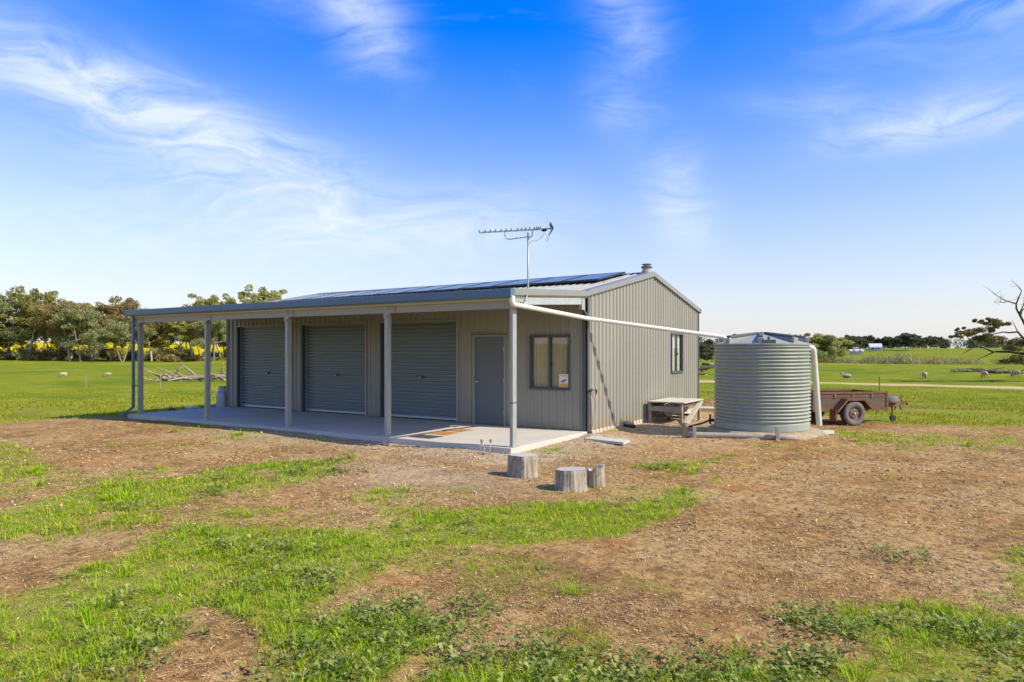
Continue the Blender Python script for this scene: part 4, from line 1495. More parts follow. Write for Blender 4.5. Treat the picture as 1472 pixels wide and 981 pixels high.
l0, l1 = (1.86, 0.70), (3.92, 1.40)
EL = MB()
pts = []
for i in range(9):
    t_ = i / 8
    x_, y_ = l0[0] + (l1[0] - l0[0]) * t_, l0[1] + (l1[1] - l0[1]) * t_ + 0.02 * math.sin(t_ * 5)
    pts.append(Vector((x_ - 2.9, y_ - 1.05, max(-0.02, lz(x_, y_) + 0.035))))
EL.tube(pts, [0.06, 0.062, 0.06, 0.058, 0.06, 0.057, 0.06, 0.058, 0.056], 12)
o = EL.build('edging_log', M_timber, loc=(2.9, 1.05, 0), smooth=True)
tag(o, 'long grey edging log lying before the tank pad', 'log')
for (x_, y_, h_, lb) in ((1.88, 0.62, 0.30, 'dark leaning stake at the end of the edging log'),
                         (2.08, 0.70, 0.24, 'grey square stake between the leaning stake and the tank'),
                         (3.60, 1.19, 0.27, 'grey square stake before the middle of the tank')):
    s_ = MB()
    zb = lz(x_, y_)
    s_.box(-0.035, 0.035, -0.025, 0.025, -0.15, h_)
    s_.v = [(a + (0.02 * c if h_ > 0.29 else 0), b, c + (0.012 if a > 0 and c > 0 else 0)) for a, b, c in s_.v]
    o = s_.build('timber_stake', M_timberdark if h_ > 0.29 else M_timber, loc=(x_, y_, zb), bevel=0.005)
    o.rotation_euler = (0, 0, R(25))
    tag(o, lb, 'stake')

# length of square white pipe beside the tank
bx_ = MB()
for (y0, y1, z0, z1) in ((-0.05, 0.05, 0, 0.006), (-0.05, 0.05, 0.06, 0.066), (-0.05, -0.044, 0.006, 0.06), (0.044, 0.05, 0.006, 0.06)):
    bx_.box(-0.27, 0.27, y0, y1, z0, z1)
o = bx_.build('square_pipe', M_pvc, loc=(4.18, 2.62, tz(4.18, 2.62) + 0.012))
o.rotation_euler = (0, 0, R(40))
tag(o, 'short square white pipe lying on the ground beside the tank', 'pipe')
bl_ = MB().box(-0.16, 0.16, -0.06, 0.06, 0, 0.045)
o = bl_.build('timber_block', M_timberdark, loc=(4.19, 3.12, tz(4.19, 3.12) + 0.0), bevel=0.006)
o.rotation_euler = (0, 0, R(32))
tag(o, 'flat dark timber block under the tank overflow pipe', 'block')
# white pipe lying behind the shed corner
wp = MB().tube([(-1.2, -0.35, 0), (0.4, 0.1, 0.01), (2.2, 0.62, 0.02)], 0.055, 14)
o = wp.build('white_pipe', M_pvc, loc=(0.1, 8.3, tz(0.3, 8.3) + 0.07), smooth=True, auto=60)
tag(o, 'white pipe lying on the ground behind the shed corner', 'pipe')

# gas bottle at the far end
GB = thing('gas_bottle', 'pale grey upright bottle standing at the far end wall of the shed', 'gas bottle', (-12.52, 0.02, tz(-12.5, 0.0)))
MB().lathe([(0.001, 0.03), (0.16, 0.03), (0.175, 0.07), (0.175, 0.52), (0.16, 0.60), (0.11, 0.65), (0.05, 0.67), (0.001, 0.672)], 28).build('cylinder', M_gas, GB, smooth=True)
MB().lathe([(0.11, 0.62), (0.115, 0.78), (0.11, 0.785), (0.105, 0.62)], 20).build('collar', M_gas, GB, smooth=True, auto=40)
MB().lathe([(0.13, 0.0), (0.14, 0.05), (0.135, 0.06)], 20).build('foot_ring', M_rust, GB, smooth=True)
MB().lathe([(0.02, 0.66), (0.02, 0.73), (0.001, 0.735)], 10).build('valve', M_brass, GB)
o = MB().box(-0.05, 0.05, -0.05, 0.05, -0.2, 1.05).build('timber_post', M_timber, loc=(-12.95, 1.6, tz(-12.95, 1.6)), bevel=0.006)
tag(o, 'weathered timber post behind the gas bottle', 'post')
rock('stone', 'dark clod lying past the end of the slab', (-13.9, -0.8), (0.16, 0.12, 0.09), 21, M_rust)
rock('stone', 'dark brown rock beyond the slab beside a pale slab of stone', (-14.6, 1.16), (0.17, 0.13, 0.10), 22)
rock('stone', 'flat pale stone in the grass beyond the slab', (-14.8, 0.45), (0.30, 0.2, 0.07), 23, M_concretestrip)

# ================================================================== BOX TRAILER
TR = thing('box_trailer', 'rusty single-axle box trailer parked behind the tank', 'trailer', (3.92, 6.20, tz(4.3, 5.8) - 0.005), R(46.6))
XF, XB, HWT = 1.12, -1.05, 0.59
zf_, zt_ = 0.40, 0.815


def panel(name, mb, mat=M_rustpanel, parent=TR, bev=0.004):
    return mb.build(name, mat, parent, bevel=bev)


for sy in (-1, 1):
    sp = panel('side_panel', MB().box(XB, XF, sy * HWT - 0.012, sy * HWT + 0.012, zf_ + 0.02, zt_ - 0.03))
    MB().box(XB - 0.02, XF + 0.02, sy * HWT - 0.028, sy * HWT + 0.028, zt_ - 0.04, zt_ + 0.01).build('top_rail', M_rust, sp, bevel=0.006)
    MB().box(XB - 0.005, XF + 0.005, sy * HWT - 0.02, sy * HWT + 0.02, zt_ - 0.125, zt_ - 0.105).build('ledge', M_rust, sp)
    for xx in (-0.95, -0.42, 0.10, 0.66):
        MB().box(xx - 0.02, xx + 0.02, sy * HWT + sy * 0.012, sy * HWT + sy * 0.034, zt_ - 0.135, zt_ - 0.04).build('stanchion', M_rim, sp)
    MB().box(XB, XF, sy * HWT - 0.035, sy * HWT + 0.005, zf_ - 0.05, zf_ + 0.02).build('chassis_rail', M_rust, sp, bevel=0.004)
    MB().box(XF - 0.03, XF + 0.035, sy * (HWT - 0.005) - 0.035, sy * (HWT - 0.005) + 0.035, zf_ - 0.03, zt_ + 0.015).build('corner_post', M_rust, sp, bevel=0.005)
panel('front_panel', MB().box(XF - 0.012, XF + 0.012, -HWT + 0.035, HWT - 0.035, zf_ + 0.02, zt_ - 0.005))
panel('tailgate', MB().box(XB - 0.012, XB + 0.012, -HWT + 0.03, HWT - 0.03, zf_ + 0.02, zt_ - 0.005))
panel('floor', MB().box(XB, XF, -HWT + 0.012, HWT - 0.012, zf_ - 0.01, zf_ + 0.018), M_rust)
RW = 0.305
for sy in (-1, 1):
    cy = sy * 0.72
    ty = MB()
    wd = 0.095
    ty.lathe([(0.185, -wd * .85), (0.205, -wd), (0.25, -wd * 1.05), (0.285, -wd * .95), (RW, -wd * .72), (RW + 0.002, -wd * .3), (RW + 0.002, wd * .3), (RW, wd * .72), (0.285, wd * .95), (0.25, wd * 1.05), (0.205, wd), (0.185, wd * .85)], 48, (0, cy, RW), 'y')
    tyre = ty.build('tyre', M_tyre, TR, smooth=True)
    tread = MB()
    for k in range(40):
        a_ = 2 * math.pi * k / 40
        for off, dw in ((-0.045, 1), (0.0, -1), (0.045, 1)):
            c_ = Vector((math.cos(a_ + off * 2) * (RW + 0.002), cy + off, RW + math.sin(a_ + off * 2) * (RW + 0.002)))
            tg = Vector((-math.sin(a_), 0, math.cos(a_)))
            tread.bar(c_ - tg * 0.016, c_ + tg * 0.016, 0.036, 0.014, (math.cos(a_), 0, math.sin(a_)))
    tag(tread.build('tread', M_tyredark, tyre), kind='stuff')
    rm = MB()
    so_ = sy
    rm.lathe([(0.19, 0.078 * so_), (0.18, 0.085 * so_), (0.168, 0.05 * so_), (0.13, 0.035 * so_), (0.115, 0.06 * so_), (0.085, 0.066 * so_), (0.06, 0.05 * so_), (0.0005, 0.05 * so_)], 36, (0, cy, RW), 'y')
    rim = rm.build('rim', M_rim, TR, smooth=True, auto=30)
    hb = MB()
    hb.lathe([(0.04, 0.045 * so_), (0.04, 0.085 * so_), (0.025, 0.10 * so_), (0.0005, 0.102 * so_)], 16, (0, cy, RW), 'y')
    for k in range(5):
        a_ = R(72 * k + 10)
        hb.lathe([(0.011, 0.05 * so_), (0.011, 0.075 * so_), (0.0004, 0.076 * so_)], 6, (math.cos(a_) * 0.072, cy, RW + math.sin(a_) * 0.072), 'y')
    hb.build('hub', M_alu, rim)
    # angular mudguard
    yA, yB = sy * 0.60, sy * 0.83
    mg = MB()
    pts = [(-0.52, 0.37), (-0.23, 0.665), (0.26, 0.665), (0.50, 0.43), (0.58, 0.40)]
    for (xa, za), (xb, zb) in zip(pts[:-1], pts[1:]):
        mg.bar((xa, (yA + yB) / 2, za), (xb, (yA + yB) / 2, zb), abs(yB - yA), 0.012)
        mg.bar((xa, yB, za - 0.02), (xb, yB, zb - 0.02), 0.012, 0.045)
    mg.build('mudguard', M_rust, TR)
    MB().box(-0.56, -0.545, min(yA, yB), max(yA, yB), 0.13, 0.42).build('mudflap', M_rust, TR)
    MB().box(-0.57, -0.535, min(yA, yB) + 0.15 * (sy > 0), max(yA, yB) + 0.005 - 0.15 * (sy < 0) * 0, 0.20, 0.30).build('tail_lamp', M_rim, TR)
MB().tube([(0, -0.66, RW), (0, 0.66, RW)], 0.025, 10).build('axle', M_darkmetal, TR)
for sy in (-0.5, 0.5):
    MB().tube([(-0.42, sy, 0.35), (-0.2, sy, 0.28), (0, sy, 0.265), (0.2, sy, 0.28), (0.42, sy, 0.35)], 0.025, 6).build('leaf_spring', M_darkmetal, TR)
# drawbar, coupling, jockey stand and spare
db = MB()
for sy in (-1, 1):
    db.bar((0.7, sy * 0.42, zf_ - 0.02), (2.06, sy * 0.035, zf_ + 0.045), 0.05, 0.075)
db.build('drawbar', M_rust, TR, bevel=0.004)
cpl = MB()
cpl.bar((2.0, 0, zf_ + 0.06), (2.26, 0, zf_ + 0.075), 0.07, 0.07)
cpl.tube([(2.26, 0, zf_ + 0.09), (2.31, 0, zf_ + 0.04)], 0.045, 10)
cpl.tube([(2.2, 0, zf_ + 0.08), (2.12, 0, zf_ + 0.16), (2.10, 0, zf_ + 0.22), (2.14, 0, zf_ + 0.255), (2.2, 0, zf_ + 0.24)], 0.014, 8)
cpl.build('coupling', M_rust, TR, smooth=True, auto=40)
ch = MB()
ch.tube([(2.05, -0.03, zf_ + 0.0), (2.07, -0.04, zf_ - 0.08), (2.12, -0.03, zf_ - 0.11)], 0.018, 6)
ch.tube([(2.0, 0.04, zf_ + 0.0), (1.95, 0.05, zf_ - 0.12)], 0.014, 6)
ch.build('safety_chain', M_darkmetal, TR)
jk = MB()
jk.tube([(1.78, -0.06, 0.60), (1.78, -0.06, 0.10)], 0.024, 10)
jk.build('jockey_leg', M_rust, TR)
jw = MB().lathe([(0.02, -0.03), (0.075, -0.03), (0.085, -0.015), (0.085, 0.015), (0.075, 0.03), (0.02, 0.03)], 20, (1.80, -0.06, 0.085), 'y')
jw.build('jockey_wheel', M_tyredark, TR, smooth=True, auto=40)
spt = MB().lathe([(0.18, -0.08), (0.25, -0.095), (0.285, -0.085), (0.30, -0.05), (0.302, 0.05), (0.285, 0.085), (0.25, 0.095), (0.18, 0.08), (0.16, 0.03)], 40, (1.62, 0.0, 0.575))
spt.build('spare_tyre', M_tyre, TR, smooth=True)
MB().lathe([(0.18, 0.05), (0.10, 0.03), (0.0005, 0.03)], 24, (1.62, 0, 0.575)).build('spare_rim', M_rim, TR, smooth=True)

# ================================================================== PADDOCK
def place(r, a):
    x, y = from_polar(np.array([r]), np.array([a]))
    return float(x[0]), float(y[0])


# steel fence posts
for (az_, dep, lb) in ((-31.56, 60, 'thin pale steel fence post in the paddock by the grazing sheep'),
                       (-26.88, 60, 'thin pale steel fence post below the fallen dead tree'),
                       (27.92, 47, 'dark steel fence post in the paddock behind the trailer')):
    x, y = place(dep / math.cos(R(az_)), az_)
    p_ = MB()
    hgt = 1.25
    for k in range(3):
        a_ = R(120 * k + 20)
        p_.bar((0, 0, -0.2), (0, 0, hgt), 0.012, 0.012)
        p_.prism([(0, 0, -0.2), (math.cos(a_) * 0.035, math.sin(a_) * 0.035, -0.2), (math.cos(a_) * 0.035 + 0.006, math.sin(a_) * 0.035 + 0.006, -0.2), (0.006, 0.006, -0.2)], (0, 0, hgt + 0.2 - 0.01 * k))
    o = p_.build('fence_post', M_galvpost if az_ < 0 else M_timberdark, loc=(x, y, tz(x, y)))
    tag(o, lb, 'fence post', 'fence posts in the paddock')


# sheep
def sheep_mesh(lying=False):
    m_ = MB()
    if not lying:
        m_.tube([(-0.50, 0, .60), (-0.46, 0, .60), (-0.36, 0, .59), (-0.15, 0, .55), (0.1, 0, .54), (0.3, 0, .56), (0.42, 0, .57), (0.47, 0, 0.57)], [.05, .15, .22, .255, .255, .23, .15, .05], 16)
        m_.tube([(0.34, 0, .62), (0.50, 0, .55), (0.62, 0, .38), (0.68, 0, .27)], [.16, .13, .095, .09], 12)
        m_.tube([(0.64, 0, .30), (0.72, 0, .20), (0.80, 0, .09), (0.815, 0, .06)], [.085, .085, .055, .03], 12)
        for sy in (-1, 1):
            m_.tube([(0.66, sy * .06, .28), (0.64, sy * .15, .26)], [.035, .012], 8)
            m_.tube([(0.30, sy * .12, .48), (0.30, sy * .12, .25), (0.29, sy * .12, .22), (0.30, sy * .12, .0)], [.085, .05, .038, .035], 8)
            m_.tube([(-0.34, sy * .12, .50), (-0.30, sy * .13, .36), (-0.40, sy * .13, .24), (-0.38, sy * .13, .0)], [.11, .07, .042, .035], 8)
        m_.tube([(-0.49, 0, .66), (-0.55, 0, .56), (-0.55, 0, .45)], [.05, .04, .02], 8)
    else:
        m_.tube([(-0.50, 0, .26), (-0.45, 0, .27), (-0.3, 0, .28), (0, 0, .28), (0.25, 0, .29), (0.4, 0, .30), (0.46, 0, .30)], [.05, .16, .23, .26, .24, .17, .05], 16)
        m_.tube([(0.32, 0, .36), (0.46, 0, .48), (0.54, 0, .58)], [.15, .11, .09], 12)
        m_.tube([(0.50, 0, .60), (0.62, 0, .57), (0.74, 0, .51), (0.76, 0, .50)], [.08, .085, .055, .03], 12)
        for sy in (-1, 1):
            m_.tube([(0.52, sy * .06, .60), (0.50, sy * .15, .58)], [.035, .012], 8)
            m_.tube([(0.25, sy * .15, .12), (0.45, sy * .16, .06), (0.30, sy * .17, .04)], [.07, .045, .035], 8)
            m_.tube([(-0.3, sy * .2, .14), (-0.05, sy * .24, .07), (-0.25, sy * .25, .04)], [.09, .05, .035], 8)
    me = bpy.data.meshes.new('sheep_raw')
    me.from_pydata(m_.v, [], m_.f)
    o = bpy.data.objects.new('sheep_raw', me)
    COL.objects.link(o)
    md = o.modifiers.new('r', 'REMESH')
    md.mode = 'VOXEL'
    md.voxel_size = 0.03
    md.use_smooth_shade = True
    dg = bpy.context.evaluated_depsgraph_get()
    me2 = bpy.data.meshes.new_from_object(o.evaluated_get(dg))
    bpy.data.objects.remove(o)
    me2.name = 'sheep'
    rnd = random.Random(2)
    co = np.empty(len(me2.vertices) * 3, np.float32)
    me2.vertices.foreach_get('co', co)
    co = co.reshape(-1, 3)
    nz_ = (fbm(co[:, 0] + co[:, 2] * .7, co[:, 1] + co[:, 2] * .5, 14, 2, 3) - 0.5) * 0.05
    keep = (np.abs(co[:, 0]) < 0.5) & (co[:, 2] > 0.3)
    co[:, 1] += nz_ * keep * np.sign(co[:, 1])
    co[:, 2] += nz_ * keep
    me2.vertices.foreach_set('co', co.ravel())
    return me2


for mw in (M_wool, M_woolpale):
    t = NT(mw.node_tree)
    b = t.n.get('Principled BSDF')
    lk = b.inputs['Base Color'].links[0].from_socket
    sp3 = t.new('ShaderNodeSeparateXYZ')
    t.put(sp3.inputs[0], obj_coord(t))
    bare_ = t.m('MAXIMUM', t.rng(sp3.outputs[2], 0.20, 0.30, 1.0, 0.0), t.rng(sp3.outputs[0], 0.56, 0.62, 0.0, 1.0))
    t.put(b.inputs['Base Color'], t.mix(bare_, lk, (0.20, 0.155, 0.11)))
SH_ST, SH_LY = sheep_mesh(False), sheep_mesh(True)
for (a_, dep, rz, me, mt, lb) in (
        (-32.92, 84, 195, SH_ST, M_woolpale, 'cream sheep grazing in the paddock near a thin fence post'),
        (-30.25, 86, 205, SH_ST, M_wool, 'grey-cream sheep grazing below the gum tree belt'),
        (25.77, 80, 150, SH_LY, M_woolpale, 'sheep lying down just past the sandy track'),
        (30.76, 78, 250, SH_ST, M_woolpale, 'pale sheep standing at an angle by the sandy track'),
        (34.28, 78, 75, SH_ST, M_wool, 'sheep seen from behind beside the sandy track'),
        (36.04, 79, 95, SH_ST, M_wool, 'sheep seen from behind below the half-dead tree')):
    x, y = place(dep / math.cos(R(a_)), a_)
    mm = me.copy()
    mm.materials.clear()
    mm.materials.append(mt)
    o = bpy.data.objects.new('sheep', mm)
    COL.objects.link(o)
    o.location = (x, y, tz(x, y) - 0.01)
    o.rotation_euler = (0, 0, R(rz + 32.5 - 0))
    s_ = random.Random(int(a_ * 100)).uniform(0.95, 1.08) * (0.72 if a_ < 0 else 0.9)
    o.scale = (s_, s_, s_)
    tag(o, lb, 'sheep', 'sheep in the paddock')


# fallen dead tree beyond the awning
def limb_path(p, d, ln, n, rnd, bend=0.25, up=0.0):
    pts = [Vector(p)]
    d = Vector(d).normalized()
    for i in range(n):
        d = (d + Vector((rnd.uniform(-1, 1), rnd.uniform(-1, 1), rnd.uniform(-1, 1) + up)) * bend).normalized()
        pts.append(pts[-1] + d * ln / n)
    return pts


def taper(n, a, b):
    return [a + (b - a) * i / (n - 1) for i in range(n)]


a_ = -25.16
FXp, FYp = place(74 / math.cos(R(a_)), a_)
FT = thing('fallen_tree', 'bleached fallen tree with upturned bare branches in the paddock', 'fallen tree', (FXp, FYp, tz(FXp, FYp)), R(32.5))
rnd = random.Random(9)
tp_ = [(-3.6, 0, .15), (-2.0, .2, .22), (0, 0, .35), (2.5, -.2, .42), (5.0, .1, .5), (6.4, .2, .62)]
MB().tube(tp_, [.10, .17, .22, .27, .30, .34], 10).build('trunk', M_deadwood, FT, smooth=True)
for (p, d, ln, r0) in (((-2.2, 0, .2), (-.85, .1, .50), 2.3, .09), ((-0.6, 0, .3), (-.9, .3, .40), 2.6, .08), ((1.2, 0, .4), (-.85, .2, .50), 2.7, .10), ((2.4, -.3, .3), (-.1, .1, .9), 1.7, .09),
                       ((3.6, 0, .4), (-.5, -.4, .4), 1.9, .08), ((5.3, 0, .5), (-.35, .1, .85), 1.7, .12), ((0.2, -.2, .3), (-.8, -.6, .12), 2.3, .09), ((-1.5, 0, .2), (-.3, -.6, .5), 1.2, .07),
                       ((2.0, .2, .3), (.7, -.5, .2), 2.2, .09), ((-2.9, 0, .1), (-.9, -.3, .05), 1.5, .07)):
    pts = limb_path(p, d, ln, 5, rnd, 0.16)
    MB().tube(pts, taper(6, r0 * 1.7, 0.05), 7).build('branch', M_deadwood, FT, smooth=True)
    for j in (3, 4):
        q_ = limb_path(pts[j], Vector(d) + Vector((rnd.uniform(-.8, .8), rnd.uniform(-.8, .8), rnd.uniform(-.2, .6))), ln * 0.3, 3, rnd, 0.2)
        MB().tube(q_, taper(4, r0 * 0.7, 0.025), 5).build('twig', M_deadwood, FT)

for k in range(30):
    p = (rnd.uniform(-3.4, 5.5), rnd.uniform(-1.0, .8), rnd.uniform(.05, .4))
    pts = limb_path(p, (rnd.uniform(-1, 1), rnd.uniform(-.6, .6), rnd.uniform(-.05, .35)), rnd.uniform(1.2, 2.8), 5, rnd, 0.22)
    MB().tube(pts, taper(6, rnd.uniform(.06, .14), 0.03), 6).build('branch', M_deadwood, FT, smooth=True)

# grey log heap seen between shed and tank
a_ = 15.59
HXp, HYp = place(88 / math.cos(R(a_)), a_)
LH = thing('log_heap', 'heap of grey fallen logs in the paddock between shed and tank', 'log heap', (HXp, HYp, tz(HXp, HYp)), R(32.5))
rnd = random.Random(14)
for i in range(11):
    z0 = 0.25 + (i % 4) * 0.38
    xo = rnd.uniform(-2.2, 2.2)
    p = limb_path((xo - rnd.uniform(.8, 1.6), rnd.uniform(-.4, .4), z0), (1, rnd.uniform(-.2, .2), rnd.uniform(-.12, .12)), rnd.uniform(2.0, 3.4), 4, rnd, 0.08)
    r0 = rnd.uniform(.14, .27)
    MB().tube(p, taper(5, r0, r0 * 0.7), 9).build('log', M_deadwood if i % 3 else M_barkdark, LH, smooth=True)

# far farm buildings
def farmhouse(a_, dep, wd, dp_, hw, hr, label, verandah=False):
    x, y = place(dep / math.cos(R(a_)), a_)
    r_ = thing('farmhouse', label, 'house', (x, y, tz(x, y)), R(32.5 - a_ + 6))
    MB().box(-wd / 2, wd / 2, -dp_ / 2, dp_ / 2, -0.3, hw).build('wall', M_housewall, r_)
    rf_ = MB().prism([(-wd / 2 - .4, -dp_ / 2 - .5, hw - .05), (-wd / 2 - .4, 0, hw + hr), (-wd / 2 - .4, dp_ / 2 + .5, hw - .05), (-wd / 2 - .4, dp_ / 2 + .5, hw - 0.16), (-wd / 2 - .4, 0, hw + hr - .1), (-wd / 2 - .4, -dp_ / 2 - .5, hw - .16)], (wd + .8, 0, 0))
    rf_.build('roof', M_houseroof, r_)
    MB().poly([(-wd / 2, -dp_ / 2, hw), (-wd / 2, dp_ / 2, hw), (-wd / 2, 0, hw + hr - .1)]).poly([(wd / 2, -dp_ / 2, hw), (wd / 2, dp_ / 2, hw), (wd / 2, 0, hw + hr - .1)]).build('gable', M_housewall, r_)
    n = max(2, int(wd / 2.4))
    for i in range(n):
        xx = -wd / 2 + wd * (i + .5) / n
        f_ = MB().box(xx - .5, xx + .5, -dp_ / 2 - .05, -dp_ / 2 + .02, .9, 2.0).build('window', M_white, r_)
        MB().box(xx - .43, xx + .43, -dp_ / 2 - .058, -dp_ / 2 - .05, .97, 1.93).build('pane', M_interior, f_)
    if verandah:
        v_ = MB().prism([(-wd / 2 - .3, -dp_ / 2 - 2.2, hw - .55), (-wd / 2 - .3, -dp_ / 2 - .5, hw - .2), (-wd / 2 - .3, -dp_ / 2 - .5, hw - .28), (-wd / 2 - .3, -dp_ / 2 - 2.2, hw - .63)], (wd + .6, 0, 0)).build('verandah_roof', M_houseroof, r_)
        for i in range(4):
            xx = -wd / 2 - .1 + (wd + .2) * i / 3
            MB().box(xx - .06, xx + .06, -dp_ / 2 - 2.1, -dp_ / 2 - 1.98, -.2, hw - .58).build('verandah_post', M_white, r_)
    return r_


farmhouse(27.65, 372, 5.4, 6, 2.5, 1.5, 'far pale farmhouse with a light roof and verandah among trees', True)
farmhouse(26.42, 292, 4.6, 4, 1.5, 0.7, 'low far white farm shed below the farmhouse')
farmhouse(25.21, 330, 2.6, 4, 2.0, 0.8, 'tiny far pale hut half hidden by trees')

# ================================================================== TREES
def leaf_quads(rng, cen, rad, n, size, droop=0.5):
    """n leaf sprays spread through an ellipsoid, denser towards its skin"""
    d = rng.normal(size=(n, 3))
    d /= np.linalg.norm(d, axis=1)[:, None]
    rr = rng.uniform(0.25, 1.0, n) ** 0.55
    p = np.array(cen) + d * rr[:, None] * np.array(rad)
    u = rng.normal(size=(n, 3))
    u[:, 2] = u[:, 2] * 0.7 - droop
    u /= np.linalg.norm(u, axis=1)[:, None]
    v = np.cross(u, rng.normal(size=(n, 3)))
    v /= np.linalg.norm(v, axis=1)[:, None] + 1e-9
    s = size * rng.uniform(0.6, 1.35, n)
    a = u * s[:, None]
    b = v * (s * rng.uniform(0.3, 0.55, n))[:, None]
    return np.stack([p - a, p + b, p + a, p - b], 1)


def finish_leaves(name, quads, mat, parent):
    q = np.concatenate(quads)
    n = len(q)
    o = np_mesh(name, q.reshape(-1, 3), None, np.arange(n * 4).reshape(-1, 4), mat)
    o.parent = parent
    return o


def make_gum(seed, label, kind, H=16.0, spread=0.38, base=0.24, nl=8, lpc=125, leaf=0.27, bark=None, tall=False, group=None, name='gum_tree', two=False):
    rnd = random.Random(seed)
    rng = np.random.default_rng(seed)
    root = thing(name, label, 'tree', (0, 0, 0), 0, group)
    tm = MB()
    quads = []
    stems = 2 if two else 1
    for st in range(stems):
        lean = Vector((rnd.uniform(-.16, .16) + (0.28 * (1 if st else -1) if two else 0), rnd.uniform(-.16, .16), 1)).normalized()
        r0 = H * 0.0145 * (0.8 if two else 1)
        fork = H * (base + rnd.uniform(0.0, 0.08))
        tp = [Vector((0, 0, -0.4))]
        dcur = lean
        for i in range(5):
            dcur = (dcur + Vector((rnd.uniform(-.12, .12), rnd.uniform(-.12, .12), .08))).normalized()
            tp.append(tp[-1] + dcur * (fork + .4) / 5)
        tm.tube(tp, taper(6, r0 * 1.25, r0 * 0.72), 9, cap=False)
        leader = limb_path(tp[-1], dcur, H * (0.86 - base) * (1.0 if not two else 0.8), 6, rnd, 0.14, 0.6)
        tm.tube(leader, taper(7, r0 * 0.72, r0 * 0.15), 7, cap=False)
        ends = [(leader[-1], 1.0), (leader[4], 0.9)]
        n_l = nl if not two else nl // 2 + 1
        for k in range(n_l):
            t_ = (k + rnd.uniform(0, .8)) / n_l
            src = leader[min(5, int(t_ * 5))] if k else tp[-1]
            an = k * 2.4 + rnd.uniform(-.5, .5)
            out = Vector((math.cos(an), math.sin(an), rnd.uniform(.15, .75)))
            ln = H * spread * (1.05 - 0.5 * t_) * rnd.uniform(.75, 1.15)
            lp = limb_path(src, out, ln, 5, rnd, 0.2, 0.25)
            rr0 = r0 * (0.5 - 0.22 * t_)
            tm.tube(lp, taper(6, rr0, rr0 * 0.22), 6, cap=False)
            ends += [(lp[-1], 1.0), (lp[3], 0.8)]
            for j in range(4):
                sp = limb_path(lp[1 + j], out + Vector((rnd.uniform(-1, 1), rnd.uniform(-1, 1), rnd.uniform(-.2, .7))), ln * 0.5, 3, rnd, 0.25, 0.2)
                tm.tube(sp, taper(4, rr0 * 0.5, rr0 * 0.14), 5, cap=False)
                ends.append((sp[-1], 0.85))
        for p, f in ends:
            cr = H * (0.060 if tall else 0.088) * f * rnd.uniform(.6, 1.4)
            for _ in range(2 if not tall else 1):
                c = p + Vector((rnd.uniform(-1, 1), rnd.uniform(-1, 1), rnd.uniform(-.5, .6))) * cr * 0.8
                quads.append(leaf_quads(rng, c, (cr * rnd.uniform(.8, 1.3), cr * rnd.uniform(.8, 1.3), cr * rnd.uniform(.55, .85)), int(lpc * f), leaf))
    t_o = tm.build('trunk', bark or M_bark, root, smooth=True)
    finish_leaves('crown', quads, M_leaf[kind], root)
    root['_h'] = H
    return root


def make_bush(seed, label, kind, H=3.5, W=3.2, n=1400, leaf=0.13, group=None):
    rnd = random.Random(seed)
    rng = np.random.default_rng(seed)
    root = thing('bush', label, 'bush', (0, 0, 0), 0, group)
    tm = MB()
    quads = []
    for k in range(9):
        an = k * 2.4 + rnd.uniform(-.4, .4)
        el_ = rnd.uniform(.35, 1.4)
        d = Vector((math.cos(an) * math.cos(el_) * W / H, math.sin(an) * math.cos(el_) * W / H, math.sin(el_)))
        lp = limb_path((0, 0, -0.1), d, H * 0.78 * rnd.uniform(.8, 1.05), 4, rnd, 0.15, 0.1)
        tm.tube(lp, taper(5, 0.09, 0.02), 5, cap=False)
        for q in (lp[-1], lp[3], lp[2]):
            c = q + Vector((rnd.uniform(-.4, .4), rnd.uniform(-.4, .4), rnd.uniform(-.3, .2)))
            cr = H * 0.20 * rnd.uniform(.8, 1.25)
            quads.append(leaf_quads(rng, c, (cr * 1.2, cr * 1.2, cr * .85), n // 27, leaf, 0.1))
    tm.build('stem', M_barkdark, root)
    finish_leaves('foliage', quads, M_leaf[kind], root)
    root['_h'] = H
    return root


def plant(root, first, r, a, h, rnd, sq=1.0):
    o = root if first else copy_tree(root)
    x, y = place(r, a)
    k = h / root['_h']
    o.location = (x, y, tz(x, y) - 0.05)
    o.rotation_euler = (0, 0, rnd.uniform(0, 6.28))
    o.scale = (k * sq * rnd.uniform(.92, 1.1), k * sq * rnd.uniform(.92, 1.1), k)
    return o


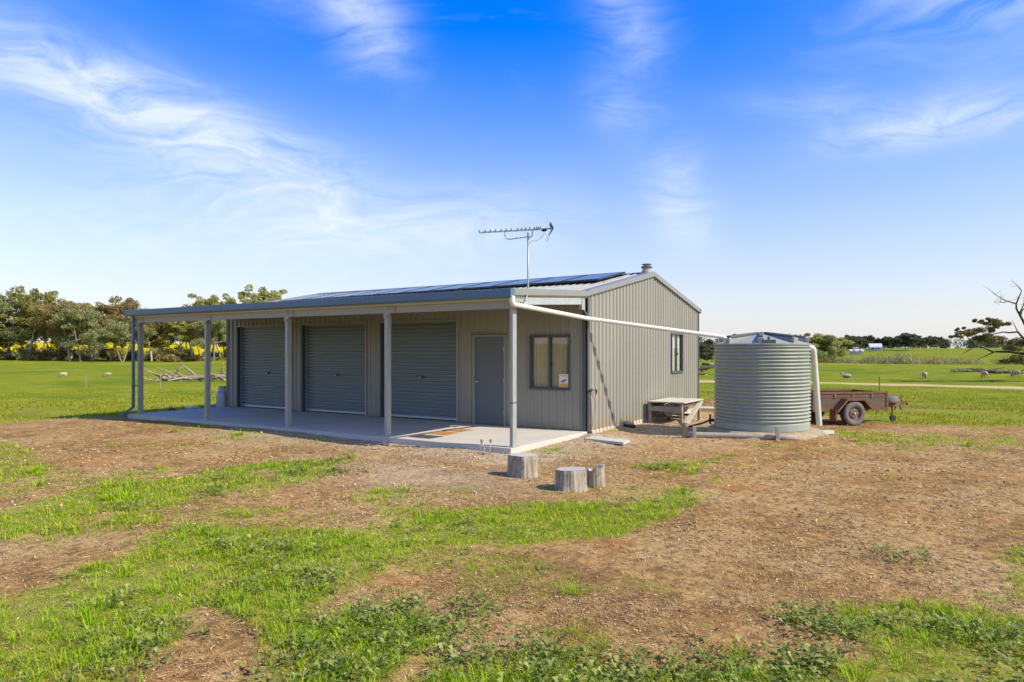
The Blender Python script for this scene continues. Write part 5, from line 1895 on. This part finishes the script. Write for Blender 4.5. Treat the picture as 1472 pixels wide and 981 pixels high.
BELT = 'gum trees in the belt before the yellow crop'
protos = {
    'olive': [make_gum(1, 'broad olive-green gum tree in the belt before the yellow crop', 'olive', group=BELT, two=True),
              make_gum(2, 'open-crowned olive gum with pale trunk in the belt before the yellow crop', 'olive', group=BELT, bark=M_barkpale, base=0.34, nl=10, tall=True, lpc=120)],
    'grey': [make_gum(3, 'grey-green gum tree with forked trunk in the belt before the yellow crop', 'grey', group=BELT, two=True, spread=.36),
             make_gum(4, 'dense grey-green gum tree in the belt before the yellow crop', 'grey', group=BELT, base=.22, nl=9)],
    'brown': [make_gum(5, 'brown-leaved gum tree in the belt before the yellow crop', 'brown', group=BELT, base=.22, nl=9),
              make_gum(6, 'brown-leaved gum with pale bare trunk in the belt before the yellow crop', 'brown', group=BELT, bark=M_barkpale, base=.30, nl=8)],
}
LEFT = [(-39.15,240,16.6,'olive'), (-38.09,244,19.0,'grey'), (-37.12,231,17.6,'brown'), (-36.16,227,18.8,'grey'), (-35.01,222,19.7,'olive'), (-34.24,236,18.2,'grey'), (-33.36,223,15.0,'olive'), (-32.55,214,15.5,'brown'), (-31.89,207,14.1,'grey'), (-31.14,220,16.1,'olive'), (-30.12,215,16.7,'brown'), (-29.34,207,12.6,'grey'), (-28.46,216,13.4,'olive'), (-27.47,210,13.7,'brown'), (-26.65,215,13.1,'brown'), (-25.72,206,12.4,'olive'), (-24.78,211,14.8,'brown'), (-24.02,215,18.3,'olive'), (-22.76,217,19.4,'olive'), (-23.34,202,13.2,'grey'), (-21.58,219,18.9,'olive'), (-20.37,222,22.8,'olive'), (-19.25,218,20.7,'grey'), (-18.12,215,17.7,'olive'), (-16.55,209,16.2,'brown')]
rb_ = random.Random(41)
for i in range(27):          # a second, lower row behind
    LEFT.append((-39.8 + i * 0.9 + rb_.uniform(-.4, .4), rb_.uniform(236, 252), rb_.uniform(11.0, 15.0), rb_.choice(('olive', 'grey', 'brown'))))
OWN = {-20.37: 'tallest open-crowned gum, its feathery top rising over the shed roof by the solar panels',
       -22.76: 'open-crowned gum whose top shows above the awning roof beside the tallest gum',
       -24.02: 'open-crowned gum just clearing the awning roof edge above the far posts',
       -35.01: 'tallest gum in the belt to the side of the grazing sheep away from the shed',
       -32.55: 'brown-leaved gum directly behind the pale fence post and cream sheep'}
RELABEL = []
cnt = {}
rnd = random.Random(77)
used = set()
for (a_, r_, h_, k_) in LEFT:
    h_ *= 1.08
    i_ = cnt.get(k_, 0)
    cnt[k_] = i_ + 1
    # the tall open trees against the sky take the open-crowned kind
    v_ = 1 if (k_ == 'olive' and h_ > 18) else i_ % 2
    key = (k_, v_)
    o_ = plant(protos[k_][v_], key not in used, r_, a_, h_, rnd, 0.95 if h_ > 18 else 1.12)
    used.add(key)
    if a_ in OWN:
        RELABEL.append((o_, OWN[a_]))

for o_, lb in RELABEL:
    o_['label'] = lb

# trees across the valley
VAL = 'trees beyond the paddock crest'
rp = {'olive': make_gum(11, 'olive gum tree standing just beyond the paddock crest behind the tank', 'olive', H=9, leaf=.2, group=VAL, nl=6, lpc=120, base=.2),
      'grey': make_gum(12, 'tall open grey-green gum tree standing just beyond the paddock crest behind the tank', 'grey', H=9, leaf=.2, group=VAL, nl=6, lpc=120, base=.2, two=True),
      'far': make_gum(13, 'dark far tree across the shallow valley beyond the paddock', 'far', H=8, leaf=.3, group='far trees across the valley', nl=7, lpc=80, base=.14, spread=.42),
      'far2': make_gum(14, 'round dark far tree on the rise beside the farm buildings', 'far', H=8, leaf=.3, group='far trees on the rise', nl=8, lpc=80, base=.10, spread=.5, two=True)}
RIGHT = [(15.27,197,7.7,'far'), (16.12,208,7.2,'far'), (22.56,179,7.6,'grey'), (23.3,174,8.2,'olive'), (24.07,173,9.6,'grey'), (24.88,182,7.3,'olive'), (25.63,333,8.8,'far2'), (26.28,424,10.2,'far2'), (26.88,440,9.8,'far2'), (27.25,473,8.8,'far2'), (28.19,470,9.0,'far2'), (28.68,467,9.2,'far2'), (29.6,430,10.8,'far2'), (29.8,425,11.0,'far2'), (30.03,462,9.1,'far2'), (30.89,513,8.8,'far2'), (31.48,530,9.5,'far2'), (29.16,527,7.0,'far2'), (30.46,535,7.0,'far2'), (14.3,206,8.7,'far'), (16.97,220,7.4,'far'), (18.53,243,7.7,'far'), (20.07,224,8.1,'far'), (21.58,231,7.4,'far')]
used = set()
for (a_, r_, h_, k_) in RIGHT:
    plant(rp[k_], k_ not in used, r_, a_, h_, rnd, 1.2)
    used.add(k_)
BUSH = [(24.74,185,3.3), (25.58,188,3.7), (26.0,191,3.0), (27.29,186,3.6), (27.83,192,4.1), (28.41,191,3.7), (29.08,197,4.7), (29.51,191,4.4), (30.08,194,3.5), (30.8,198,2.8), (31.35,187,3.6), (31.85,194,3.2), (32.39,199,2.7), (32.88,198,3.0), (33.48,197,2.7), (33.88,200,2.4), (35.55,184,3.6), (36.12,186,3.9), (24.02,181,3.8)]
bp = [make_bush(31, 'grey-brown bush in the hollow behind the paddock crest', 'brown', group='bushes in the hollow'),
      make_bush(32, 'dark green bush in the hollow behind the paddock crest', 'grey', group='bushes in the hollow')]
for i, (a_, r_, h_) in enumerate(BUSH):
    plant(bp[i % 2], i < 2, r_, a_, h_, rnd, 1.25)
# low scrub clumps at the foot of the gum belt
sp0 = make_bush(33, 'low scrub bush at the foot of the gum belt', 'brown', H=2.0, W=2.6, leaf=.15, group='scrub under the gum belt')
for i in range(34):
    plant(sp0, i == 0, rnd.uniform(206, 246), -39.5 + i * 0.68 + rnd.uniform(-.5, .5), rnd.uniform(1.0, 1.9) if i % 4 else rnd.uniform(2.4, 4.2), rnd, 1.6)
us = make_bush(35, 'dense dark-stemmed understory shrub between the gum trunks', 'olive', H=4.5, W=4.0, leaf=.26, n=1500, group='shrubs among the gum trunks')
us2 = make_bush(36, 'grey-green understory shrub between the gum trunks', 'grey', H=4.5, W=3.6, leaf=.26, n=1500, group='shrubs among the gum trunks')
k_ = 0
for i in range(52):
    a_ = -39.8 + i * 0.46 + rnd.uniform(-.2, .2)
    if i % 7 in (2, 5) or 23.2 < -a_ < 24.6:
        continue          # gaps where the crop shows through
    plant((us, us2)[k_ % 2], k_ < 2, rnd.uniform(222, 252), a_, rnd.uniform(3.2, 6.0), rnd, 1.0)
    k_ += 1
# low leafy weeds round a fallen branch in the right-hand paddock
wb = make_bush(34, 'low grey-green weed thicket in the paddock by the track', 'grey', H=0.9, W=2.2, leaf=.09, n=1600, group='weed thickets in the paddock')
for i, (a_, r_) in enumerate(((33.0, 108), (33.5, 110), (34.0, 109), (34.9, 107), (35.4, 106), (35.9, 107))):
    plant(wb, i == 0, r_, a_, rnd.uniform(.7, 1.0), rnd, 2.0)
x, y = place(104, 35.3)
FB = thing('fallen_branch', 'dark fallen branch among the weed thickets', 'branch', (x, y, tz(x, y)), R(32.5))
for k in range(5):
    pts = limb_path((rnd.uniform(-2.5, 2), 0, .2), (rnd.choice((-1, 1)), rnd.uniform(-.3, .3), rnd.uniform(.05, .35)), rnd.uniform(2, 4), 5, rnd, .15)
    MB().tube(pts, taper(6, .09, .03), 6).build('limb', M_barkdark, FB, smooth=True)


# far wood on the skyline: one mass
def far_wood(label, a0, a1, r0, r1, h0, h1, n, leaf, seed):
    rng = np.random.default_rng(seed)
    quads = []
    for i in range(n):
        a_, r_ = rng.uniform(a0, a1), rng.uniform(r0, r1)
        x, y = place(r_, a_)
        h = rng.uniform(h0, h1) * (0.8 + 0.4 * float(vnoise(np.array([a_ * 0.9]), np.array([0.0]), 4)[0]))
        quads.append(leaf_quads(rng, (x, y, tz(x, y) + h * 0.45), (h * .55, h * .55, h * .52), 150, leaf))
    q = np.concatenate(quads)
    o = np_mesh('far_wood', q.reshape(-1, 3), None, np.arange(len(q) * 4).reshape(-1, 4), M_leaf['far'])
    tag(o, label, 'wood', None, 'stuff')


far_wood('dark belt of far woodland along the skyline behind the green rise', 26.5, 46, 555, 610, 5.5, 8.0, 190, .6, 3)
far_wood('dark belt of far woodland glimpsed between shed and tank', -14, 24, 300, 340, 6.5, 9.0, 190, .5, 5)

# half-dead tree at the paddock's edge
a_ = 37.48
r_ = 70 / math.cos(R(a_))
x, y = place(r_, a_)
DT = thing('half_dead_tree', 'spreading half-dead tree with bare upper limbs and drooping leafy boughs', 'tree', (x, y, tz(x, y)), R(32.488))
DB = 1.706 - tz(x, y)
K = 70 / 996.3


def dl(u, v_, dy=0.0):
    """sketch units: u right, v down from the eye line"""
    return Vector(((u - 1500) * K, dy, DB + (504.56 - v_) * K))


tm = MB()
tm.tube([Vector((0, 0, -.4)), dl(1499, 530), dl(1494, 512, .2), dl(1486, 492, .1), dl(1478, 475), dl(1472, 464)], [.42, .36, .32, .26, .17, .13], 10)
limbs = [([(1472, 464, 0), (1467, 453, .1), (1462, 444, .1), (1460.7, 437, 0), (1464, 427, -.1), (1468.6, 418.6, 0), (1465, 411, .2), (1460, 405.7, .3)], .12, .02),
         ([(1460.7, 437, 0), (1451, 433, .3), (1443, 428, .5), (1435.7, 424, .4), (1428.6, 417, .6)], .07, .015),
         ([(1451, 433, .3), (1444, 435.5, .0), (1436, 435, -.2), (1426, 434.5, -.3)], .05, .012),
         ([(1466, 450, 0), (1466.5, 438, -.5), (1466, 428.6, -.6)], .07, .02),
         ([(1467, 453, 0), (1475, 447, .6), (1486, 440, 1.0), (1492, 428, 1.2), (1488, 418, 1.0)], .10, .02),
         ([(1486, 492, 0), (1470, 488, -.8), (1458.6, 487, -1.2), (1448.6, 478, -1.4), (1438, 479, -1.2), (1430, 478, -1.2), (1418, 481, -1.0), (1404, 486, -.6)], .15, .03),
         ([(1448.6, 478, -1.4), (1441, 467, -1.6), (1438, 461, -1.6)], .05, .012),
         ([(1494, 512, 0), (1478, 509, .8), (1464, 506, 1.2), (1455.7, 506, 1.4), (1441, 505.7, 1.5), (1427, 500, 1.4), (1413, 498.6, 1.2), (1400, 505.7, 1.2), (1393, 509, 1.1)], .16, .02),
         ([(1444, 506, 1.5), (1436, 511, 1.7), (1428, 515, 1.9), (1421, 520, 2.0)], .07, .02),
         ([(1413, 498.6, 1.2), (1404, 490, .9), (1394, 482, .6), (1380, 484, .3)], .07, .02),
         ([(1490, 500, 0), (1476, 498, -2), (1464, 500, -2.6), (1455, 512, -2.8)], .12, .03),
         ([(1494, 512, 0), (1510, 495, .8), (1525, 480, 1), (1540, 470, .6)], .16, .03)]
for pts, r0, r1 in limbs:
    pp = [dl(*p) for p in pts]
    tm.tube(pp, taper(len(pp), r0, r1), 7)
rnd = random.Random(5)
for pts, r0, r1 in limbs[:5]:
    for _ in range(7):
        i = rnd.randrange(1, len(pts))
        q = limb_path(dl(*pts[i]), (rnd.uniform(-1, .6), rnd.uniform(-.6, .6), rnd.uniform(-.2, 1)), rnd.uniform(.35, .9), 3, rnd, .3)
        tm.tube(q, taper(4, .018, .006), 5)
tm.build('trunk', M_barkdark, DT, smooth=True)
rng = np.random.default_rng(8)
quads = []
for (u, v_, rr) in ((1407, 461, 5), (1416, 463, 7), (1424, 466, 12), (1434, 468, 8), (1397, 477, 12), (1387, 481, 9), (1374, 484, 6), (1407, 484, 10), (1418, 487, 12), (1430, 488, 10), (1447, 493, 8), (1458, 498, 11),
                    (1468, 494, 12), (1453, 517, 9), (1464, 518, 13), (1382, 473, 4), (1478, 505, 12), (1500, 490, 16), (1520, 480, 16), (1538, 472, 14), (1515, 500, 14), (1420, 474, 8)):
    for k in range(4):
        c = dl(u + rnd.uniform(-.6, .6) * rr, v_ + rnd.uniform(-.35, .35) * rr, rnd.uniform(-1.2, 1.2))
        q_ = rr * K * .62
        quads.append(leaf_quads(rng, c, (q_, q_, q_ * .6), int(40 + rr * 12), .10))
finish_leaves('crown', quads, m_leaf('half_dead_leaf', [(0, (.10, .10, .035)), (.5, (.21, .19, .07)), (1, (.33, .26, .10))], .45), DT)

# canola crop: one mass of yellow
def canola():
    rng = np.random.default_rng(6)
    n = 26000
    a_ = rng.uniform(-44, -10, n)
    r_ = 268 + 150 * rng.uniform(0, 1, n) ** 1.2
    X, Y = from_polar(r_, a_)
    Z = terrain(X, Y)
    p = np.stack([X, Y, Z], 1)
    t_ = rng.uniform(0, 6.28, n)
    s = rng.uniform(.5, .95, n)
    h = rng.uniform(.75, 1.25, n)
    dx = np.stack([np.cos(t_), np.sin(t_), np.zeros(n)], 1) * s[:, None]
    dyv = np.stack([-np.sin(t_), np.cos(t_), np.zeros(n)], 1) * s[:, None]
    up = np.zeros((n, 3))
    up[:, 2] = h
    V = np.stack([p - dx - dyv, p + dx - dyv, p + dx + dyv, p - dx + dyv, p + up], 1).reshape(-1, 3)
    b = np.arange(n)[:, None] * 5
    T = np.concatenate([b + np.array([[0, 1, 4]]), b + np.array([[1, 2, 4]]), b + np.array([[2, 3, 4]]), b + np.array([[3, 0, 4]])])
    o = np_mesh('canola_crop', V, T, None, M_canola)
    tag(o, 'bright yellow flowering crop on the slope behind the gum belt', 'crop', None, 'stuff')


canola()

# ================================================================== GROUND COVER
def blades(P, H, Wd, lean, yaw, curl):
    n = len(P)
    dirv = np.stack([np.cos(yaw), np.sin(yaw), np.zeros(n)], 1)
    side = np.stack([-np.sin(yaw), np.cos(yaw), np.zeros(n)], 1)
    up = np.array([0, 0, 1.0])
    m_ = P + up * (H * 0.55 * np.cos(lean * 0.6))[:, None] + dirv * (H * 0.55 * np.sin(lean * 0.6))[:, None]
    t_ = m_ + up * (H * 0.5 * np.cos(lean + curl))[:, None] + dirv * (H * 0.5 * np.sin(lean + curl))[:, None]
    w_ = side * Wd[:, None]
    return np.stack([P - w_ * .5, P + w_ * .5, m_ - w_ * .42, m_ + w_ * .42, t_], 1)


def blade_mesh(name, B, mat, label, cat):
    n = len(B)
    b = np.arange(n)[:, None] * 5
    o = np_mesh(name, B.reshape(-1, 3), b + np.array([[2, 3, 4]]), b + np.array([[0, 1, 3, 2]]), mat)
    tag(o, label, cat, None, 'stuff')
    return o


def in_slab(x, y):
    return ((x > -12.3) & (x < 0.06) & (y > -3.08) & (y < 7.6)) | (((x - TC[0]) ** 2 + (y - TC[1]) ** 2) < 1.15 ** 2)


def sample(n, r0, r1, amax, rng):
    """points spread evenly over log-distance"""
    r = np.exp(rng.uniform(math.log(r0), math.log(r1), n))
    a = rng.uniform(-amax, amax, n)
    x, y = from_polar(r, a)
    return x, y, r


def yard_grass():
    rng = np.random.default_rng(17)
    x, y, r = sample(62000, 3.0, 24, 46, rng)
    g = grass_mask(x, y)
    keep = (rng.uniform(0, 1, len(x)) < g * 0.85) & ~in_slab(x, y)
    x, y, r, g = x[keep], y[keep], r[keep], g[keep]
    nb = 9
    n = len(x)
    lush = np.clip(fbm(x, y, 0.8, 3, 41) * 1.6 - 0.25, 0.25, 1.15)
    X = np.repeat(x, nb) + rng.normal(0, 1, n * nb) * np.repeat(0.022 * np.clip(r / 6, .8, 3), nb)
    Y = np.repeat(y, nb) + rng.normal(0, 1, n * nb) * np.repeat(0.022 * np.clip(r / 6, .8, 3), nb)
    RR = np.repeat(r, nb)
    Hh = np.repeat(lush, nb) * rng.lognormal(-2.98, .46, n * nb)
    P = np.stack([X, Y, terrain(X, Y) - 0.004], 1)
    B = blades(P, Hh, 0.0042 * np.clip(RR / 5, 1, 4) * rng.uniform(.7, 1.3, n * nb), rng.uniform(.1, 1.25, n * nb), rng.uniform(0, 6.28, n * nb), rng.uniform(.1, .9, n * nb))
    # taller tussocks
    x, y, r = sample(5200, 3.0, 20, 46, rng)
    g = grass_mask(x, y)
    keep = (rng.uniform(0, 1, len(x)) < g * sstep(.45, .6, fbm(x, y, 1.2, 3, 47)) * .55) & ~in_slab(x, y)
    x, y, r = x[keep], y[keep], r[keep]
    n, nb = len(x), 34
    X = np.repeat(x, nb) + rng.normal(0, .035, n * nb)
    Y = np.repeat(y, nb) + rng.normal(0, .035, n * nb)
    P = np.stack([X, Y, terrain(X, Y) - 0.004], 1)
    yaw = np.arctan2(Y - np.repeat(y, nb), X - np.repeat(x, nb)) + rng.normal(0, .5, n * nb)
    B2 = blades(P, rng.uniform(.05, .16, n * nb) * np.repeat(rng.uniform(.5, 1.15, n), nb), .0045 * np.clip(np.repeat(r, nb) / 5, 1, 3.5), rng.uniform(.3, 1.2, n * nb), yaw, rng.uniform(.2, .9, n * nb))
    B = np.concatenate([B, B2])
    blade_mesh('yard_grass', B, M_grass, 'bright green grass growing in patches across the yard', 'grass')


def pasture_grass():
    rng = np.random.default_rng(18)
    x, y, r = sample(60000, 15, 70, 44, rng)
    p = pasture_mask(x, y) * sstep(.36, .62, fbm(x, y, .45, 4, 44))
    keep = (rng.uniform(0, 1, len(x)) < p * 0.8) & ~in_slab(x, y)
    x, y, r = x[keep], y[keep], r[keep]
    nb = 4
    n = len(x)
    X = np.repeat(x, nb) + rng.normal(0, .06, n * nb) * np.repeat(np.clip(r / 18, 1, 3), nb)
    Y = np.repeat(y, nb) + rng.normal(0, .06, n * nb) * np.repeat(np.clip(r / 18, 1, 3), nb)
    RR = np.repeat(r, nb)
    P = np.stack([X, Y, terrain(X, Y) - 0.005], 1)
    B = blades(P, rng.uniform(.03, .11, n * nb), .014 * np.clip(RR / 18, 1, 3.5), rng.uniform(.1, .8, n * nb), rng.uniform(0, 6.28, n * nb), rng.uniform(.1, .7, n * nb))
    blade_mesh('pasture_grass', B, M_pastgrass, 'yellow-green pasture grass round the yard', 'grass')


WEEDS = [(3.65, -9.54), (3.37, -9.57), (3.72, -9.83), (3.36, -9.87), (3.35, -10.25), (3.63, -10.41), (3.46, -10.51), (3.25, -9.65), (2.39, -9.42), (1.64, -9.14), (0.88, -9.37), (3.86, -9.34), (4.83, -9.64), (5.12, -9.51), (4.48, -9.81), (4.28, -10.09), (4.7, -9.9), (5.0, -9.8), (4.55, -9.6), (5.7, -8.16), (5.88, -8.26), (6.01, -8.31), (5.74, -8.9), (5.93, -8.89), (5.51, -9.26), (5.33, -9.42), (-1.91, -5.32), (-2.13, -5.71), (-2.09, -7.23), (-1.5, -8.89), (2.62, -2.68), (2.75, -3.0), (2.46, -10.99), (2.24, -10.65), (6.13, -6.28), (6.62, -7.86), (6.79, -8.06), (6.3, -8.0), (6.9, -8.6), (6.5, -9.0), (-1.2, -6.0), (-1.6, -6.4), (-1.3, -7.9), (1.2, -9.0), (2.0, -9.8), (1.5, -10.6), (3.0, -10.0)]


def weeds():
    rng = np.random.default_rng(23)
    V, T = [], []
    base = 0
    cent = []
    for (cx, cy) in WEEDS:
        for _ in range(rng.integers(11, 17)):
            cent.append((cx + rng.normal(0, .14), cy + rng.normal(0, .14), rng.uniform(.6, 1.25)))
    x, y, r = sample(14000, 3.2, 16, 44, rng)
    g = grass_mask(x, y)
    k = (rng.uniform(0, 1, len(x)) < g * 0.28 * (fbm(x, y, .9, 3, 55) > .5)) & ~in_slab(x, y)
    cent += [(a, b, rng.uniform(.35, .85)) for a, b in zip(x[k], y[k])]
    lx = np.array([0, .45, .80, 1.0, .80, .45])
    ly = np.array([0, .20, .42, 0, -.42, -.20])
    for (cx, cy, s) in cent:
        z0 = tz(cx, cy)
        nl = int(rng.integers(14, 24))
        for i in range(nl):
            an = i * 2.4 + rng.uniform(-.5, .5)
            el_ = rng.uniform(.15, 1.15)
            L = s * rng.uniform(.022, .05)
            st_ = s * rng.uniform(.0, .075)
            ca, sa, ce, se = math.cos(an), math.sin(an), math.cos(el_), math.sin(el_)
            f = np.array([ca * ce, sa * ce, se])
            sd = np.array([-sa, ca, 0])
            nn = np.cross(f, sd)
            o_ = np.array([cx + ca * st_, cy + sa * st_, z0 + st_ * .9])
            droop = -np.array([0, .02, .12, .28, .12, .02]) * rng.uniform(.2, 1.3)
            cup = np.array([0, .08, .14, 0, .14, .08]) * rng.uniform(.3, 1.2)
            P = o_ + L * (lx[:, None] * f + ly[:, None] * sd * rng.uniform(.75, 1.1) - (cup[:, None]) * nn) + np.array([0, 0, 1.0]) * (droop * L)[:, None]
            V.append(P)
            T.append(np.array([[0, 1, 5], [1, 2, 5], [2, 4, 5], [2, 3, 4]]) + base)
            base += 6
    o = np_mesh('broadleaf_weeds', np.concatenate(V), np.concatenate(T), None, M_weed)
    tag(o, 'grey-green broadleaf weeds in clumps among the yard grass', 'weeds', None, 'stuff')


def litter():
    rng = np.random.default_rng(31)
    x, y, r = sample(130000, 3.0, 20, 46, rng)
    d = (0.25 + 0.9 * sstep(.4, .62, fbm(x, y, 1.1, 4, 61))) * (1 - 0.6 * grass_mask(x, y))
    k = (rng.uniform(0, 1, len(x)) < d) & ~in_slab(x, y) & (pasture_mask(x, y) < .6)
    x, y, r = x[k], y[k], r[k]
    n = len(x)
    t_ = rng.uniform(0, 6.28, n)
    L = rng.lognormal(-4.55, .5, n) * np.clip(r / 7, .8, 1.7)
    w_ = rng.uniform(.0012, .0032, n) * np.clip(r / 5, .9, 2.6)
    dv = np.stack([np.cos(t_), np.sin(t_), rng.normal(0, .22, n)], 1) * L[:, None]
    sv = np.stack([-np.sin(t_), np.cos(t_), rng.normal(0, .4, n)], 1) * w_[:, None]
    P = np.stack([x, y, terrain(x, y) + .006 + np.abs(dv[:, 2])], 1)
    Q = np.stack([P - dv - sv, P + dv - sv, P + dv + sv, P - dv + sv], 1)
    o = np_mesh('dry_straw', Q.reshape(-1, 3), None, np.arange(n * 4).reshape(-1, 4), M_straw)
    tag(o, 'dry straw litter scattered over the bare dirt', 'straw', None, 'stuff')
    # pebbles
    x, y, r = sample(42000, 3.0, 16, 46, rng)
    d = sstep(.47, .66, fbm(x, y, 1.4, 4, 68)) * (1 - .8 * grass_mask(x, y)) + .06
    k = (rng.uniform(0, 1, len(x)) < d) & ~in_slab(x, y)
    x, y, r = x[k], y[k], r[k]
    n = len(x)
    s = rng.lognormal(-5.1, .42, n) * np.clip(r / 7, .8, 1.8)
    P = np.stack([x, y, terrain(x, y) + s * .25], 1)
    oct_ = np.array([[1, 0, 0], [0, 1, 0], [-1, 0, 0], [0, -1, 0], [0, 0, .75], [0, 0, -.5]])
    O = oct_[None] * s[:, None, None] * rng.uniform(.6, 1.3, (n, 6, 1))
    ta = rng.uniform(0, 6.28, n)
    ox = O[:, :, 0] * np.cos(ta)[:, None] - O[:, :, 1] * np.sin(ta)[:, None]
    oy = O[:, :, 0] * np.sin(ta)[:, None] + O[:, :, 1] * np.cos(ta)[:, None]
    V = P[:, None, :] + np.stack([ox, oy, O[:, :, 2]], 2)
    F = np.array([[0, 1, 4], [1, 2, 4], [2, 3, 4], [3, 0, 4], [1, 0, 5], [2, 1, 5], [3, 2, 5], [0, 3, 5]])
    T = (np.arange(n)[:, None, None] * 6 + F[None]).reshape(-1, 3)
    o = np_mesh('pebbles', V.reshape(-1, 3), T, None, M_pebble)
    tag(o, 'small pale pebbles and clods scattered over the dirt yard', 'pebbles', None, 'stuff')


yard_grass()
pasture_grass()
weeds()
litter()
